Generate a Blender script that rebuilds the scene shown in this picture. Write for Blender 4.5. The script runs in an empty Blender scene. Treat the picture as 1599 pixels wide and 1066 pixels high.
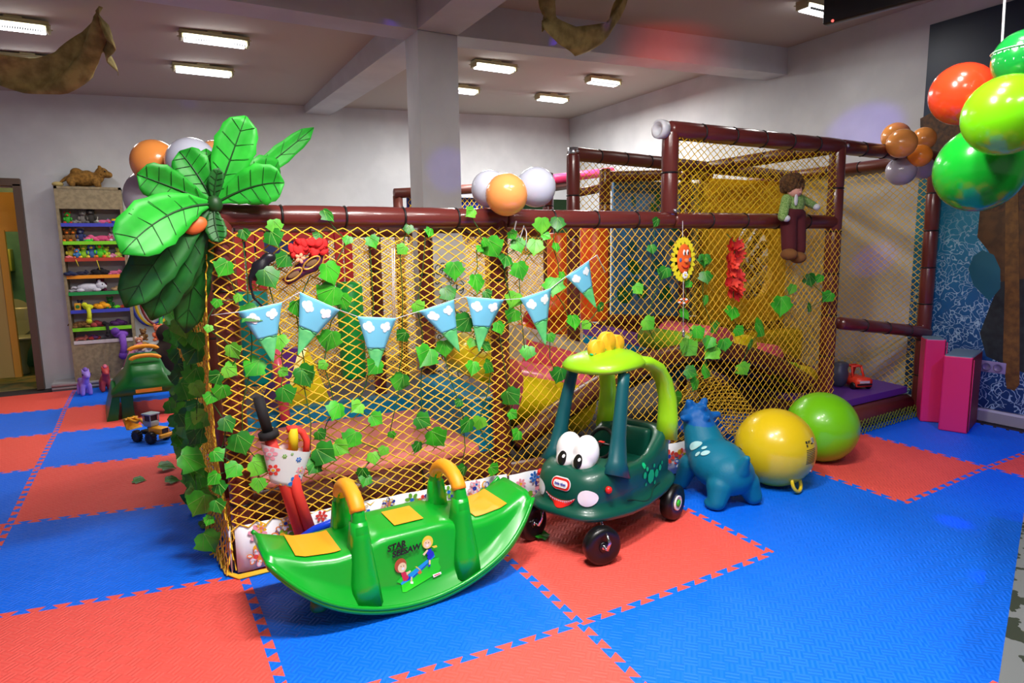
import bpy, bmesh, math, random
import numpy as np
from mathutils import Vector, Matrix, Euler, Quaternion
from mathutils.bvhtree import BVHTree

SC = bpy.context.scene
COL = SC.collection
PI = math.pi
V = Vector
rnd = random.Random(11)

# ------------------------------------------------------------------ camera model (the real camera of the place)
CF, PITCH, ROLL, CH, YAW = 1008.15, 0.1423, -0.0157, 1.3284, 0.5019
CAM = np.array([-0.24188, -2.81432, CH])
_c, _s = math.cos(YAW), math.sin(YAW)
RT = np.array([[_c, _s], [-_s, _c]])          # camera-level frame -> world
CPT, SPT = math.cos(PITCH), math.sin(PITCH)
CRL, SRL = math.cos(ROLL), math.sin(ROLL)

def ray(px, py):
    x = (px - 799.5) / CF; y = (py - 533) / CF
    x, y = CRL * x + SRL * y, -SRL * x + CRL * y
    g = RT @ np.array([x, CPT - y * SPT])
    return np.array([g[0], g[1], -SPT - y * CPT])
def _hit(px, py, ax, val):
    d = ray(px, py); t = (val - CAM[ax]) / d[ax]
    return V(CAM + t * d)
def UZ(px, py, z=0.0): return _hit(px, py, 2, z)
def UY(px, py, y): return _hit(px, py, 1, y)
def UX(px, py, x): return _hit(px, py, 0, x)
def UD(px, py, dist):
    d = ray(px, py); return V(CAM + d / np.linalg.norm(d) * dist)
def pxsize(p, npx):                              # metres that npx pixels span at point p
    g = RT.T @ np.array([p[0] - CAM[0], p[1] - CAM[1]])
    depth = g[1] * CPT - (p[2] - CAM[2]) * SPT
    return npx * depth / CF

def make_camera():
    right0 = np.array([*(RT @ np.array([1, 0])), 0.0])
    f0 = RT @ np.array([0, 1.0])
    fwd = np.array([f0[0] * CPT, f0[1] * CPT, -SPT]); up0 = np.array([f0[0] * SPT, f0[1] * SPT, CPT])
    right = CRL * right0 + SRL * up0; up = -SRL * right0 + CRL * up0
    cd = bpy.data.cameras.new('camera'); co = bpy.data.objects.new('camera', cd); COL.objects.link(co)
    m = Matrix.Identity(4)
    for i in range(3):
        m[i][0], m[i][1], m[i][2], m[i][3] = right[i], up[i], -fwd[i], CAM[i]
    co.matrix_world = m
    cd.sensor_fit = 'HORIZONTAL'; cd.sensor_width = 36; cd.lens = CF * 36 / 1599
    cd.clip_start = 0.05; cd.clip_end = 60
    SC.camera = co

# ------------------------------------------------------------------ materials
def lin(c):
    r = []
    for x in c:
        x = x / 255
        r.append(x / 12.92 if x <= 0.04045 else ((x + 0.055) / 1.055) ** 2.4)
    return (*r, 1.0)
_M = {}
def mat(name, rgb, rough=0.5, metal=0.0, spec=0.5, bump=None, coat=0.0, emit=None, vary=None, trans=0.0, sheen=0.0, alpha=1.0, sss=0.0):
    if name in _M: return _M[name]
    m = bpy.data.materials.new(name); m.use_nodes = True
    nt = m.node_tree; b = nt.nodes['Principled BSDF']
    b.inputs['Base Color'].default_value = lin(rgb)
    b.inputs['Roughness'].default_value = rough; b.inputs['Metallic'].default_value = metal
    b.inputs['Specular IOR Level'].default_value = spec
    b.inputs['Coat Weight'].default_value = coat; b.inputs['Coat Roughness'].default_value = 0.12
    b.inputs['Transmission Weight'].default_value = trans; b.inputs['Alpha'].default_value = alpha
    b.inputs['Sheen Weight'].default_value = sheen
    if emit:
        b.inputs['Emission Color'].default_value = lin(emit[0]); b.inputs['Emission Strength'].default_value = emit[1]
    tc = None
    if vary or bump:
        tc = nt.nodes.new('ShaderNodeTexCoord')
    if vary:                                      # (second colour, scale)
        n = nt.nodes.new('ShaderNodeTexNoise'); n.inputs['Scale'].default_value = vary[1]; n.inputs['Detail'].default_value = 4
        nt.links.new(tc.outputs['Object'], n.inputs['Vector'])
        r = nt.nodes.new('ShaderNodeValToRGB'); r.color_ramp.elements[0].position = 0.38; r.color_ramp.elements[1].position = 0.62
        r.color_ramp.elements[0].color = lin(rgb); r.color_ramp.elements[1].color = lin(vary[0])
        nt.links.new(n.outputs['Fac'], r.inputs['Fac']); nt.links.new(r.outputs['Color'], b.inputs['Base Color'])
    if bump:                                      # (scale, strength)
        n = nt.nodes.new('ShaderNodeTexNoise'); n.inputs['Scale'].default_value = bump[0]; n.inputs['Detail'].default_value = 3
        nt.links.new(tc.outputs['Object'], n.inputs['Vector'])
        bp = nt.nodes.new('ShaderNodeBump'); bp.inputs['Strength'].default_value = bump[1]; bp.inputs['Distance'].default_value = 0.01
        nt.links.new(n.outputs['Fac'], bp.inputs['Height']); nt.links.new(bp.outputs['Normal'], b.inputs['Normal'])
    _M[name] = m
    return m

# ------------------------------------------------------------------ mesh builder
def basis(d):
    d = V(d).normalized(); a = V((0, 0, 1)) if abs(d.z) < 0.9 else V((1, 0, 0))
    u = d.cross(a).normalized(); return u, d.cross(u).normalized()

class MB:
    def __init__(s): s.v = []; s.f = []; s.m = []; s.sm = []; s.mats = []
    def mi(s, m):
        if m not in s.mats: s.mats.append(m)
        return s.mats.index(m)
    def add(s, vs, fs, m, M=None, smooth=True):
        o = len(s.v); k = s.mi(m)
        for p in vs:
            p = V(p); s.v.append(M @ p if M is not None else p)
        for f in fs:
            s.f.append([i + o for i in f]); s.m.append(k); s.sm.append(smooth)
        return s
    def box(s, c, d, m, M=None, bev=0.0, seg=2):
        c = V(c); d = V(d) / 2
        if bev <= 0:
            vs = [c + V((x * d.x, y * d.y, z * d.z)) for x in (-1, 1) for y in (-1, 1) for z in (-1, 1)]
            return s.add(vs, [(0, 1, 3, 2), (4, 6, 7, 5), (0, 4, 5, 1), (2, 3, 7, 6), (0, 2, 6, 4), (1, 5, 7, 3)], m, M, False)
        bm = bmesh.new(); bmesh.ops.create_cube(bm, size=1)
        for v in bm.verts: v.co = V((v.co.x * 2 * d.x, v.co.y * 2 * d.y, v.co.z * 2 * d.z)) + c
        bmesh.ops.bevel(bm, geom=bm.edges[:], offset=bev, segments=seg, profile=0.5, affect='EDGES')
        bm.verts.index_update()
        s.add([v.co.copy() for v in bm.verts], [[v.index for v in f.verts] for f in bm.faces], m, M, True); bm.free(); return s
    def hexa(s, p8, m, M=None):                   # bottom 4 then top 4
        return s.add(p8, [(3, 2, 1, 0), (4, 5, 6, 7), (0, 1, 5, 4), (1, 2, 6, 5), (2, 3, 7, 6), (3, 0, 4, 7)], m, M, False)
    def tube(s, path, r, m, n=8, closed=False, M=None, caps=True, flat=1.0):
        P = [V(p) for p in path]; k = len(P); vs = []; fs = []
        u = None
        for i, p in enumerate(P):
            if closed: d = P[(i + 1) % k] - P[i - 1]
            else: d = P[min(i + 1, k - 1)] - P[max(i - 1, 0)]
            if d.length < 1e-9: d = V((0, 0, 1))
            d.normalize()
            if u is None: u, w = basis(d)
            else:
                u = (u - d * u.dot(d))
                if u.length < 1e-6: u, w = basis(d)
                u.normalize(); w = d.cross(u)
            rr = r[i] if isinstance(r, (list, tuple)) else r
            for j in range(n):
                a = 2 * PI * j / n
                vs.append(p + u * (rr * math.cos(a)) + w * (rr * flat * math.sin(a)))
        for i in range(k if closed else k - 1):
            for j in range(n):
                a, b = i * n + j, i * n + (j + 1) % n; c, d2 = ((i + 1) % k) * n + (j + 1) % n, ((i + 1) % k) * n + j
                fs.append((a, b, c, d2))
        if caps and not closed:
            fs.append(tuple(range(n - 1, -1, -1))); fs.append(tuple((k - 1) * n + j for j in range(n)))
        return s.add(vs, fs, m, M)
    def lathe(s, prof, m, n=24, M=None):
        vs = []; fs = []
        for r, z in prof:
            for j in range(n):
                a = 2 * PI * j / n; vs.append(V((r * math.cos(a), r * math.sin(a), z)))
        for i in range(len(prof) - 1):
            for j in range(n):
                fs.append((i * n + j, i * n + (j + 1) % n, (i + 1) * n + (j + 1) % n, (i + 1) * n + j))
        if prof[0][0] > 1e-5: fs.append(tuple(range(n - 1, -1, -1)))
        if prof[-1][0] > 1e-5: fs.append(tuple((len(prof) - 1) * n + j for j in range(n)))
        return s.add(vs, fs, m, M)
    def ell(s, c, r, m, nu=14, nv=9, M=None, rot=None):
        if not isinstance(r, (tuple, list, Vector)): r = (r, r, r)
        prof = [(math.sin(PI * i / nv), -math.cos(PI * i / nv)) for i in range(nv + 1)]
        Q = Matrix.Translation(V(c))
        if rot is not None: Q = Q @ Euler(rot).to_matrix().to_4x4()
        Q = Q @ Matrix.Diagonal((*r, 1))
        if M is not None: Q = M @ Q
        vs = [V((0, 0, -1))]; fs = []
        for i in range(1, nv):
            for j in range(nu):
                a = 2 * PI * j / nu; vs.append(V((prof[i][0] * math.cos(a), prof[i][0] * math.sin(a), prof[i][1])))
        vs.append(V((0, 0, 1))); L = len(vs) - 1
        for j in range(nu):
            fs.append((0, 1 + (j + 1) % nu, 1 + j)); b = 1 + (nv - 2) * nu
            fs.append((L, b + j, b + (j + 1) % nu))
        for i in range(nv - 2):
            for j in range(nu):
                a = 1 + i * nu; fs.append((a + j, a + (j + 1) % nu, a + nu + (j + 1) % nu, a + nu + j))
        return s.add(vs, fs, m, Q)
    def loft(s, rings, m, M=None, cap0=True, cap1=True, smooth=True):
        n = len(rings[0]); vs = [p for r in rings for p in r]; fs = []
        for i in range(len(rings) - 1):
            for j in range(n):
                fs.append((i * n + j, i * n + (j + 1) % n, (i + 1) * n + (j + 1) % n, (i + 1) * n + j))
        if cap0: fs.append(tuple(range(n - 1, -1, -1)))
        if cap1: fs.append(tuple((len(rings) - 1) * n + j for j in range(n)))
        return s.add(vs, fs, m, M, smooth)
    def plate(s, poly, th, m, M=None, smooth=False):   # polygon in local xy, thickness th towards -z from z = 0
        n = len(poly)
        vs = [V((x, y, 0)) for x, y in poly] + [V((x, y, -th)) for x, y in poly]
        fs = [tuple(range(n)), tuple(range(2 * n - 1, n - 1, -1))] + [(i, n + i, n + (i + 1) % n, (i + 1) % n) for i in range(n)]
        return s.add(vs, fs, m, M, smooth)
    def sheet(s, pts, m, M=None, th=0.0, smooth=True):   # grid of points [row][col]; optional thickness along the mean normal
        R_ = len(pts); Cn = len(pts[0]); vs = [V(p) for r in pts for p in r]; fs = []
        for i in range(R_ - 1):
            for j in range(Cn - 1):
                fs.append((i * Cn + j, i * Cn + j + 1, (i + 1) * Cn + j + 1, (i + 1) * Cn + j))
        if th:
            N = []
            for i in range(R_):
                for j in range(Cn):
                    a = vs[i * Cn + min(j + 1, Cn - 1)] - vs[i * Cn + max(j - 1, 0)]
                    b = vs[min(i + 1, R_ - 1) * Cn + j] - vs[max(i - 1, 0) * Cn + j]
                    nn = a.cross(b); N.append(nn.normalized() if nn.length > 1e-12 else V((0, 0, 1)))
            k = len(vs); vs = vs + [v - n_ * th for v, n_ in zip(vs, N)]
            fs = fs + [tuple(k + i for i in reversed(f)) for f in fs]
            bd = [j for j in range(Cn)] + [i * Cn + Cn - 1 for i in range(1, R_)] + [(R_ - 1) * Cn + j for j in range(Cn - 2, -1, -1)] + [i * Cn for i in range(R_ - 2, 0, -1)]
            for q in range(len(bd)):
                a, b = bd[q], bd[(q + 1) % len(bd)]; fs.append((b, a, a + k, b + k))
        return s.add(vs, fs, m, M, smooth)
    def merge(s, other, M=None):
        o = len(s.v)
        for p in other.v: s.v.append(M @ p if M is not None else p.copy())
        for f, k, sm in zip(other.f, other.m, other.sm):
            s.f.append([i + o for i in f]); s.m.append(s.mi(other.mats[k])); s.sm.append(sm)
        return s
    def bvh(s): return BVHTree.FromPolygons(s.v, s.f)
    def mesh(s, name, off=V((0, 0, 0))):
        me = bpy.data.meshes.new(name)
        me.from_pydata([tuple(p - off) for p in s.v], [], s.f)
        for m in s.mats: me.materials.append(m)
        me.polygons.foreach_set('material_index', s.m); me.polygons.foreach_set('use_smooth', s.sm)
        me.update(); me.validate(); return me

def place(n, d):                                  # frame with local z = n, local x = d
    z = V(n).normalized(); x = (V(d) - z * V(d).dot(z)).normalized(); y = z.cross(x)
    m = Matrix.Identity(4)
    for i in range(3): m[i][0], m[i][1], m[i][2] = x[i], y[i], z[i]
    return m
def at(p, n=(0, 0, 1), d=(1, 0, 0), sc=1.0):
    m = Matrix.Translation(V(p)) @ place(n, d)
    return m @ Matrix.Diagonal((sc, sc, sc, 1)) if sc != 1.0 else m

# ------------------------------------------------------------------ objects
def tag(o, label=None, cat=None, group=None, kind=None):
    if label: o['label'] = label
    if cat: o['category'] = cat
    if group: o['group'] = group
    if kind: o['kind'] = kind
    return o
def thing(name, label, cat, loc=(0, 0, 0), rz=0.0, group=None, sc=1.0):
    o = bpy.data.objects.new(name, None); COL.objects.link(o); o.empty_display_size = 0.05
    o.location = loc; o.rotation_euler = (0, 0, rz); o.scale = (sc, sc, sc)
    return tag(o, label, cat, group)
def obj(name, mb, parent=None, label=None, cat=None, group=None, kind=None, origin=None, local=False):
    """local: the mesh is already in the parent's own frame; else its vertices are world ones."""
    if parent is not None:
        off = V((0, 0, 0))
        if not local:
            q = parent
            while q is not None: off = off + V(q.location); q = q.parent
        o = bpy.data.objects.new(name, mb.mesh(name, off)); COL.objects.link(o); o.parent = parent
    else:
        if origin is None:
            lo = [min(p[i] for p in mb.v) for i in range(3)]; hi = [max(p[i] for p in mb.v) for i in range(3)]
            origin = V(((lo[0] + hi[0]) / 2, (lo[1] + hi[1]) / 2, lo[2]))
        o = bpy.data.objects.new(name, mb.mesh(name, V(origin))); COL.objects.link(o); o.location = origin
    return tag(o, label, cat, group, kind)
def struct(name, mb, **k): return obj(name, mb, kind='structure', origin=V((0, 0, 0)), **k)
def copy_tree(o, parent=None):
    c = o.copy(); COL.objects.link(c)
    if parent is not None: c.parent = parent
    for ch in list(o.children): copy_tree(ch, c)
    return c

def blob(build, vox=0.012, smooth=6):
    """one continuous skin around overlapping solids"""
    b = MB(); build(b)
    me = b.mesh('tmp'); o = bpy.data.objects.new('tmp', me); COL.objects.link(o)
    r = o.modifiers.new('r', 'REMESH'); r.mode = 'VOXEL'; r.voxel_size = vox
    if smooth:
        q = o.modifiers.new('s', 'SMOOTH'); q.iterations = smooth; q.factor = 0.5
    dg = bpy.context.evaluated_depsgraph_get(); e = o.evaluated_get(dg); m2 = e.to_mesh()
    vs = [v.co.copy() for v in m2.vertices]; fs = [tuple(p.vertices) for p in m2.polygons]
    e.to_mesh_clear(); bpy.data.objects.remove(o); bpy.data.meshes.remove(me)
    return vs, fs
def blob_mb(build, m, vox=0.012, smooth=6, colour=None):
    vs, fs = blob(build, vox, smooth); b = MB()
    if colour is None: b.add(vs, fs, m); return b
    b.v = vs
    for f in fs:
        c = sum((vs[i] for i in f), V((0, 0, 0))) / len(f)
        b.f.append(list(f)); b.m.append(b.mi(colour(c) or m)); b.sm.append(True)
    return b
def limb(b, p0, r0, p1, r1, m, n=12):
    b.ell(p0, r0, m, n, 8); b.ell(p1, r1, m, n, 8); b.tube([p0, p1], [r0, r1], m, n)

_T = {}
def text_geo(s, size, bold=0.0, shear=0.0):
    key = (s, size, bold, shear)
    if key in _T: return _T[key]
    cu = bpy.data.curves.new('t', 'FONT'); cu.body = s; cu.size = size; cu.align_x = 'CENTER'; cu.align_y = 'CENTER'
    cu.offset = bold; cu.shear = shear; cu.resolution_u = 3
    o = bpy.data.objects.new('t', cu); COL.objects.link(o)
    dg = bpy.context.evaluated_depsgraph_get(); e = o.evaluated_get(dg); m2 = e.to_mesh()
    vs = [v.co.copy() for v in m2.vertices]; fs = [tuple(p.vertices) for p in m2.polygons]
    e.to_mesh_clear(); bpy.data.objects.remove(o); bpy.data.curves.remove(cu)
    _T[key] = (vs, fs); return vs, fs

def drape(b, vs, fs, M, bvh, m, off=0.002, far=0.6, deep=1.06):
    """lay a flat shape (local xy of frame M, looking along -z) on the surface held in bvh"""
    z = (M.to_3x3() @ V((0, 0, 1))).normalized(); out = []; idx = {}
    for i, p in enumerate(vs):
        w = M @ V((p[0], p[1], 0)); h = bvh.ray_cast(w + z * far, -z, deep)
        if h[0] is not None: idx[i] = len(out); out.append(h[0] + z * (off * .5) + h[1] * (off * .5 if h[1].dot(z) > 0 else -off * .5))
    b.add(out, [tuple(idx[i] for i in f) for f in fs if all(i in idx for i in f)], m, None, True)
def disc2(rx, ry=None, n=20, cx=0, cy=0, rot=0):
    ry = ry or rx; vs = [(cx, cy)]; c, s = math.cos(rot), math.sin(rot)
    for k in (0.5, 1.0):
        for i in range(n):
            a = 2 * PI * i / n; x, y = rx * k * math.cos(a), ry * k * math.sin(a); vs.append((cx + c * x - s * y, cy + s * x + c * y))
    fs = [(0, 1 + i, 1 + (i + 1) % n) for i in range(n)] + [(1 + i, 1 + n + i, 1 + n + (i + 1) % n, 1 + (i + 1) % n) for i in range(n)]
    return vs, fs
def grid2(poly4, nx=8, ny=8):
    a, b, c, d = [V((*p, 0)) for p in poly4]; vs = []; fs = []
    for j in range(ny + 1):
        for i in range(nx + 1):
            u, v = i / nx, j / ny; p = a.lerp(b, u).lerp(d.lerp(c, u), v); vs.append((p.x, p.y))
    for j in range(ny):
        for i in range(nx):
            q = j * (nx + 1) + i; fs.append((q, q + 1, q + nx + 2, q + nx + 1))
    return vs, fs
# ================================================================== THE ROOM
XR, YB, ZC = 5.12, 5.16, 3.04
white_wall = mat('painted_plaster', (200, 203, 206), 0.85, vary=((190, 193, 197), 3), bump=(60, 0.06))
ceil_m = mat('ceiling_paint', (178, 169, 160), 0.9)
subfloor = mat('subfloor', (52, 46, 50), 0.9)
brown_wood = mat('dark_door_wood', (86, 66, 52), 0.5)

b = MB(); b.box((0.9, 0.2, -0.062), (9.4, 12.2, 0.1), subfloor); struct('floor', b)
# ceiling: the far edge runs a little out of level, as in the photo
zl, zr = UY(0, 141, YB).z, UX(888, 186, XR).z
b = MB()
def cz(x): return zl + (zr - zl) * (x + 1.4) / (XR + 1.4)
x0, x1, y0, y1 = -3.8, XR + 0.1, -5.9, YB + 0.1
b.hexa([V((x0, y0, cz(x0))), V((x1, y0, cz(x1))), V((x1, y1, cz(x1))), V((x0, y1, cz(x0))),
        V((x0, y0, cz(x0) + .15)), V((x1, y0, cz(x1) + .15)), V((x1, y1, cz(x1) + .15)), V((x0, y1, cz(x0) + .15))], ceil_m)
struct('ceiling', b)
DX1 = -1.37; DX0 = -2.22; DH = 2.0                 # door opening in the back wall
b = MB()
b.box(((DX1 + XR) / 2, YB + .06, 1.55), (XR - DX1, .12, 3.3), white_wall)
b.box(((DX0 - 3.8) / 2, YB + .06, 1.55), (DX0 + 3.8, .12, 3.3), white_wall)
b.box(((DX0 + DX1) / 2, YB + .06, (DH + 3.2) / 2), (DX1 - DX0, .12, 3.2 - DH), white_wall)
struct('wall_back', b)
b = MB(); b.box((XR + .06, -.37, 1.55), (.12, 11.1, 3.3), white_wall); struct('wall_right', b)
b = MB(); b.box((-3.86, -.37, 1.55), (.12, 11.1, 3.3), white_wall); struct('wall_left', b)
b = MB(); b.box((.65, -5.96, 1.55), (9.1, .12, 3.3), white_wall); struct('wall_front', b)
# column and the two beams that cross above it
cL, cR, cF, cB = UY(652, 60, 1.5).x, UY(714, 60, 1.5).x, 1.5, 1.74
sA, sB = UY(655, 47, 1.5).z, UX(1192, 127, XR).z
b = MB(); b.box(((cL + cR) / 2, (cF + cB) / 2, 1.41), (cR - cL, cB - cF, 2.86), white_wall); struct('column', b)
b = MB()
def bz(x): return sA + (sB - sA) * max(0, (x - cR)) / (XR - cR)
for xa, xb in ((-3.8, cR), (cR, XR)):
    b.hexa([V((xa, cF, bz(xa))), V((xb, cF, bz(xb))), V((xb, cB, bz(xb))), V((xa, cB, bz(xa))),
            V((xa, cF, 3.4)), V((xb, cF, 3.4)), V((xb, cB, 3.4)), V((xa, cB, 3.4))], white_wall)
struct('beam_cross', b)
b = MB()
b.box(((cL + cR) / 2, (cF - 5.9) / 2, (sA + 3.4) / 2 + .002), (cR - cL, cF + 5.9 - .004, 3.4 - sA), white_wall)
sC = UY(490, 178, YB).z
b.hexa([V((cL, cB, sA)), V((cR, cB, sA)), V((cR, YB, sC)), V((cL, YB, sC)), V((cL, cB, 3.4)), V((cR, cB, 3.4)), V((cR, YB, 3.4)), V((cL, YB, 3.4))], white_wall)
struct('beam_long', b)

# washroom behind the doorway
tile_wash = mat('washroom_tiles', (70, 120, 118), 0.3, vary=((84, 136, 128), 5))
ochre = mat('ochre_door_paint', (238, 170, 60), 0.5)
wash_floor = mat('washroom_floor', (150, 130, 84), 0.5, vary=((92, 110, 80), 9))
b = MB(); b.box((-1.7, 6.95, 1.2), (1.7, .1, 2.5), tile_wash); b.box((-1.02, 6.1, 1.2), (.1, 1.7, 2.5), tile_wash); b.box((-2.5, 6.1, 1.2), (.1, 1.7, 2.5), tile_wash)
b.box((-1.7, 6.1, 2.5), (1.7, 1.75, .1), white_wall); struct('wall_washroom', b)
b = MB(); b.box((-1.7, 6.06, -.03), (1.6, 1.68, .04), wash_floor); struct('floor_washroom', b)
b = MB()
for xx in (DX0 - .03, DX1 + .03): b.box((xx, YB - .01, DH / 2 + .01), (.06, .16, DH + .02), brown_wood)
b.box(((DX0 + DX1) / 2, YB - .01, DH + .04), (DX1 - DX0 + .12, .16, .07), brown_wood)
fr = struct('door_1', b)
b = MB(); b.box((-1.645, 5.72, 1.79), (.55, .05, .4), ochre); b.box((-1.6, 5.7, .83), (.06, .07, 1.55), ochre); b.box((-1.95, 5.72, .83), (.66, .04, 1.55), mat('door_leaf_cream', (206, 178, 104), .5))
obj('door_leaf', b, fr, label='ochre inner door panel with cream leaf')
ceramic = mat('grey_ceramic', (150, 156, 138), 0.25)
tl = thing('toilet', 'grey toilet with raised lid in the washroom behind the doorway', 'toilet', (-1.7, 6.3, -.01))
TM = Matrix.Identity(4)
b = MB(); b.lathe([(.1, .0), (.12, .02), (.09, .12), (.11, .25), (.17, .38), (.185, .41), (.15, .415), (.12, .3), (0, .26)], ceramic); obj('bowl', b, tl, local=True)
b = MB(); b.box((0, .02, .425), (.38, .44, .03), ceramic, bev=.014); obj('seat', b, tl, local=True)
b = MB(); b.box((0, .27, .58), (.36, .16, .36), ceramic, bev=.03); obj('cistern', b, tl, local=True)
b = MB(); b.plate([(.185 * math.cos(a) , .2 + .22 * math.sin(a)) for a in [2 * PI * i / 24 for i in range(24)]], .03, ceramic, at((0, .17, .44), (0, -1, .12), (1, 0, 0))); obj('lid', b, tl, local=True)
wh = thing('wall_cabinet', 'small olive cabinet and dark box on the washroom wall above the toilet', 'cabinet', (-1.86, 6.8, 1.15))
b = MB(); b.box((0, 0, .14), (.32, .2, .26), mat('olive_box', (150, 160, 70), .5), bev=.01); obj('cabinet_body', b, wh, local=True)
b = MB(); b.box((-.07, .02, .36), (.18, .14, .18), mat('dark_box', (60, 66, 54), .5), bev=.01); obj('upper_box', b, wh, local=True)
# skirting ledge on the back wall, low board on the right wall
plast = mat('grey_plaster_ledge', (176, 176, 180), 0.8)
b = MB()
pa, pb = UZ(84, 608), UZ(300, 586)
b.hexa([V((pa.x, 4.9, -.005)), V((1.2, 4.9, -.005)), V((1.2, YB, -.005)), V((pa.x, YB, -.005)), V((pa.x, 4.9, .07)), V((1.2, 4.9, .07)), V((1.2, YB, .07)), V((pa.x, YB, .07))], plast)
b.tube([(pa.x, 4.89, .055), (1.2, 4.89, .055)], .018, plast); b.tube([(pa.x, 4.89, .02), (1.2, 4.89, .02)], .014, plast)
struct('baseboard_back', b)
b = MB(); b.box((XR - .012, -3, .035), (.022, 6.2, .07), mat('pale_board', (150, 150, 150), .7)); struct('baseboard_right', b)

# ------------------------------------------------------------------ mural on the right wall (flat print)
def mural_material():
    m = bpy.data.materials.new('sea_mural_print'); m.use_nodes = True; nt = m.node_tree; L = nt.links
    bs = nt.nodes['Principled BSDF']; bs.inputs['Roughness'].default_value = .45
    tc = nt.nodes.new('ShaderNodeTexCoord'); sx = nt.nodes.new('ShaderNodeSeparateXYZ'); L.new(tc.outputs['Object'], sx.inputs[0])
    nz = nt.nodes.new('ShaderNodeTexNoise'); nz.inputs['Scale'].default_value = 2.2; nz.inputs['Detail'].default_value = 6; L.new(tc.outputs['Object'], nz.inputs['Vector'])
    ad = nt.nodes.new('ShaderNodeMath'); ad.operation = 'MULTIPLY_ADD'; ad.inputs[1].default_value = .7; L.new(nz.outputs['Fac'], ad.inputs[0]); L.new(sx.outputs['Z'], ad.inputs[2])
    rp = nt.nodes.new('ShaderNodeValToRGB'); mp = nt.nodes.new('ShaderNodeMapRange'); mp.inputs['From Max'].default_value = 3.4; L.new(ad.outputs[0], mp.inputs['Value']); L.new(mp.outputs[0], rp.inputs['Fac'])
    e = rp.color_ramp.elements; e[0].position = 0.05; e[0].color = lin((14, 40, 84)); e[1].position = .95; e[1].color = lin((6, 30, 54))
    for p, c in ((.2, (24, 70, 116)), (.34, (20, 100, 146)), (.5, (36, 140, 166)), (.62, (36, 130, 156)), (.72, (8, 44, 74))):
        q = e.new(p); q.color = lin(c)
    vo = nt.nodes.new('ShaderNodeTexVoronoi'); vo.feature = 'DISTANCE_TO_EDGE'; vo.inputs['Scale'].default_value = 20; 
    w = nt.nodes.new('ShaderNodeTexNoise'); w.inputs['Scale'].default_value = 7; L.new(tc.outputs['Object'], w.inputs['Vector'])
    mx = nt.nodes.new('ShaderNodeMixRGB'); mx.inputs['Fac'].default_value = .3; L.new(tc.outputs['Object'], mx.inputs[1]); L.new(w.outputs['Color'], mx.inputs[2]); L.new(mx.outputs[0], vo.inputs['Vector'])
    lt = nt.nodes.new('ShaderNodeMath'); lt.operation = 'LESS_THAN'; lt.inputs[1].default_value = .05; L.new(vo.outputs['Distance'], lt.inputs[0])
    n2 = nt.nodes.new('ShaderNodeTexNoise'); n2.inputs['Scale'].default_value = 3.1; L.new(tc.outputs['Object'], n2.inputs['Vector'])
    zz = nt.nodes.new('ShaderNodeMapRange'); zz.inputs['From Min'].default_value = 1.55; zz.inputs['From Max'].default_value = 1.2; L.new(sx.outputs['Z'], zz.inputs['Value'])
    g = nt.nodes.new('ShaderNodeMath'); g.operation = 'GREATER_THAN'; g.inputs[1].default_value = .42; L.new(n2.outputs['Fac'], g.inputs[0])
    m1 = nt.nodes.new('ShaderNodeMath'); m1.operation = 'MULTIPLY'; L.new(lt.outputs[0], m1.inputs[0]); L.new(g.outputs[0], m1.inputs[1])
    m2 = nt.nodes.new('ShaderNodeMath'); m2.operation = 'MULTIPLY'; m2.use_clamp = True; L.new(m1.outputs[0], m2.inputs[0]); L.new(zz.outputs[0], m2.inputs[1])
    m3 = nt.nodes.new('ShaderNodeMath'); m3.operation = 'MULTIPLY'; m3.inputs[1].default_value = .6; L.new(m2.outputs[0], m3.inputs[0])
    mm = nt.nodes.new('ShaderNodeMixRGB'); mm.inputs[2].default_value = lin((190, 226, 232)); L.new(m3.outputs[0], mm.inputs['Fac']); L.new(rp.outputs['Color'], mm.inputs[1]); L.new(mm.outputs[0], bs.inputs['Base Color'])
    return m
my0 = UX(1435, 300, XR).y
mz1 = UX(1435, 45, XR).z
b = MB(); b.box((XR - .008, (my0 - 3.2) / 2, (mz1 + .1) / 2), (.012, my0 + 3.2, mz1 - .1), mural_material())
MU = thing('wall_mural', 'deep blue sea scene mural printed on the right wall behind the balloons', 'mural', (XR - .015, -.6, .1))
obj('mural_print', b, MU)
thatch = mat('mural_thatch', (92, 58, 22), .6, vary=((54, 34, 16), 30)); mpole = mat('mural_pole', (120, 84, 30), .6, vary=((92, 62, 22), 20)); mteal = mat('mural_teal', (14, 96, 110), .6); mdark = mat('mural_rock', (18, 26, 26), .6, vary=((36, 46, 44), 14)); mbr = mat('mural_brown', (92, 62, 24), .6, vary=((70, 46, 16), 12))
def mshape(pts, m, dx):
    P = [UX(x, y, XR - .0155 - dx) for x, y in pts]; bb = MB()
    n = len(P); bb.add(P + [p + V((.001, 0, 0)) for p in P], [tuple(range(n))] + [(i, (i + 1) % n, n + (i + 1) % n, n + i) for i in range(n)], m, None, False)
    obj('mural_shape', bb, MU)
mshape([(1437, 185), (1462, 172), (1500, 150), (1540, 120), (1599, 60), (1700, 40), (1720, 330), (1560, 330), (1530, 330), (1470, 250), (1437, 247)], thatch, 0)
mshape([(1530, 330), (1720, 330), (1720, 480), (1568, 480), (1560, 420), (1542, 390), (1526, 370)], mbr, .0004)
mshape([(1520, 400), (1534, 390), (1552, 398), (1562, 420), (1562, 450), (1545, 470), (1520, 445), (1512, 420)], mteal, .0008)
mshape([(1562, 440), (1720, 420), (1720, 590), (1640, 600), (1540, 556), (1530, 520), (1545, 480)], mdark, .0006)
mshape([(1570, 300), (1590, 300), (1592, 480), (1592, 600), (1584, 610), (1572, 606), (1566, 560), (1569, 450)], mpole, .0012)

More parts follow.
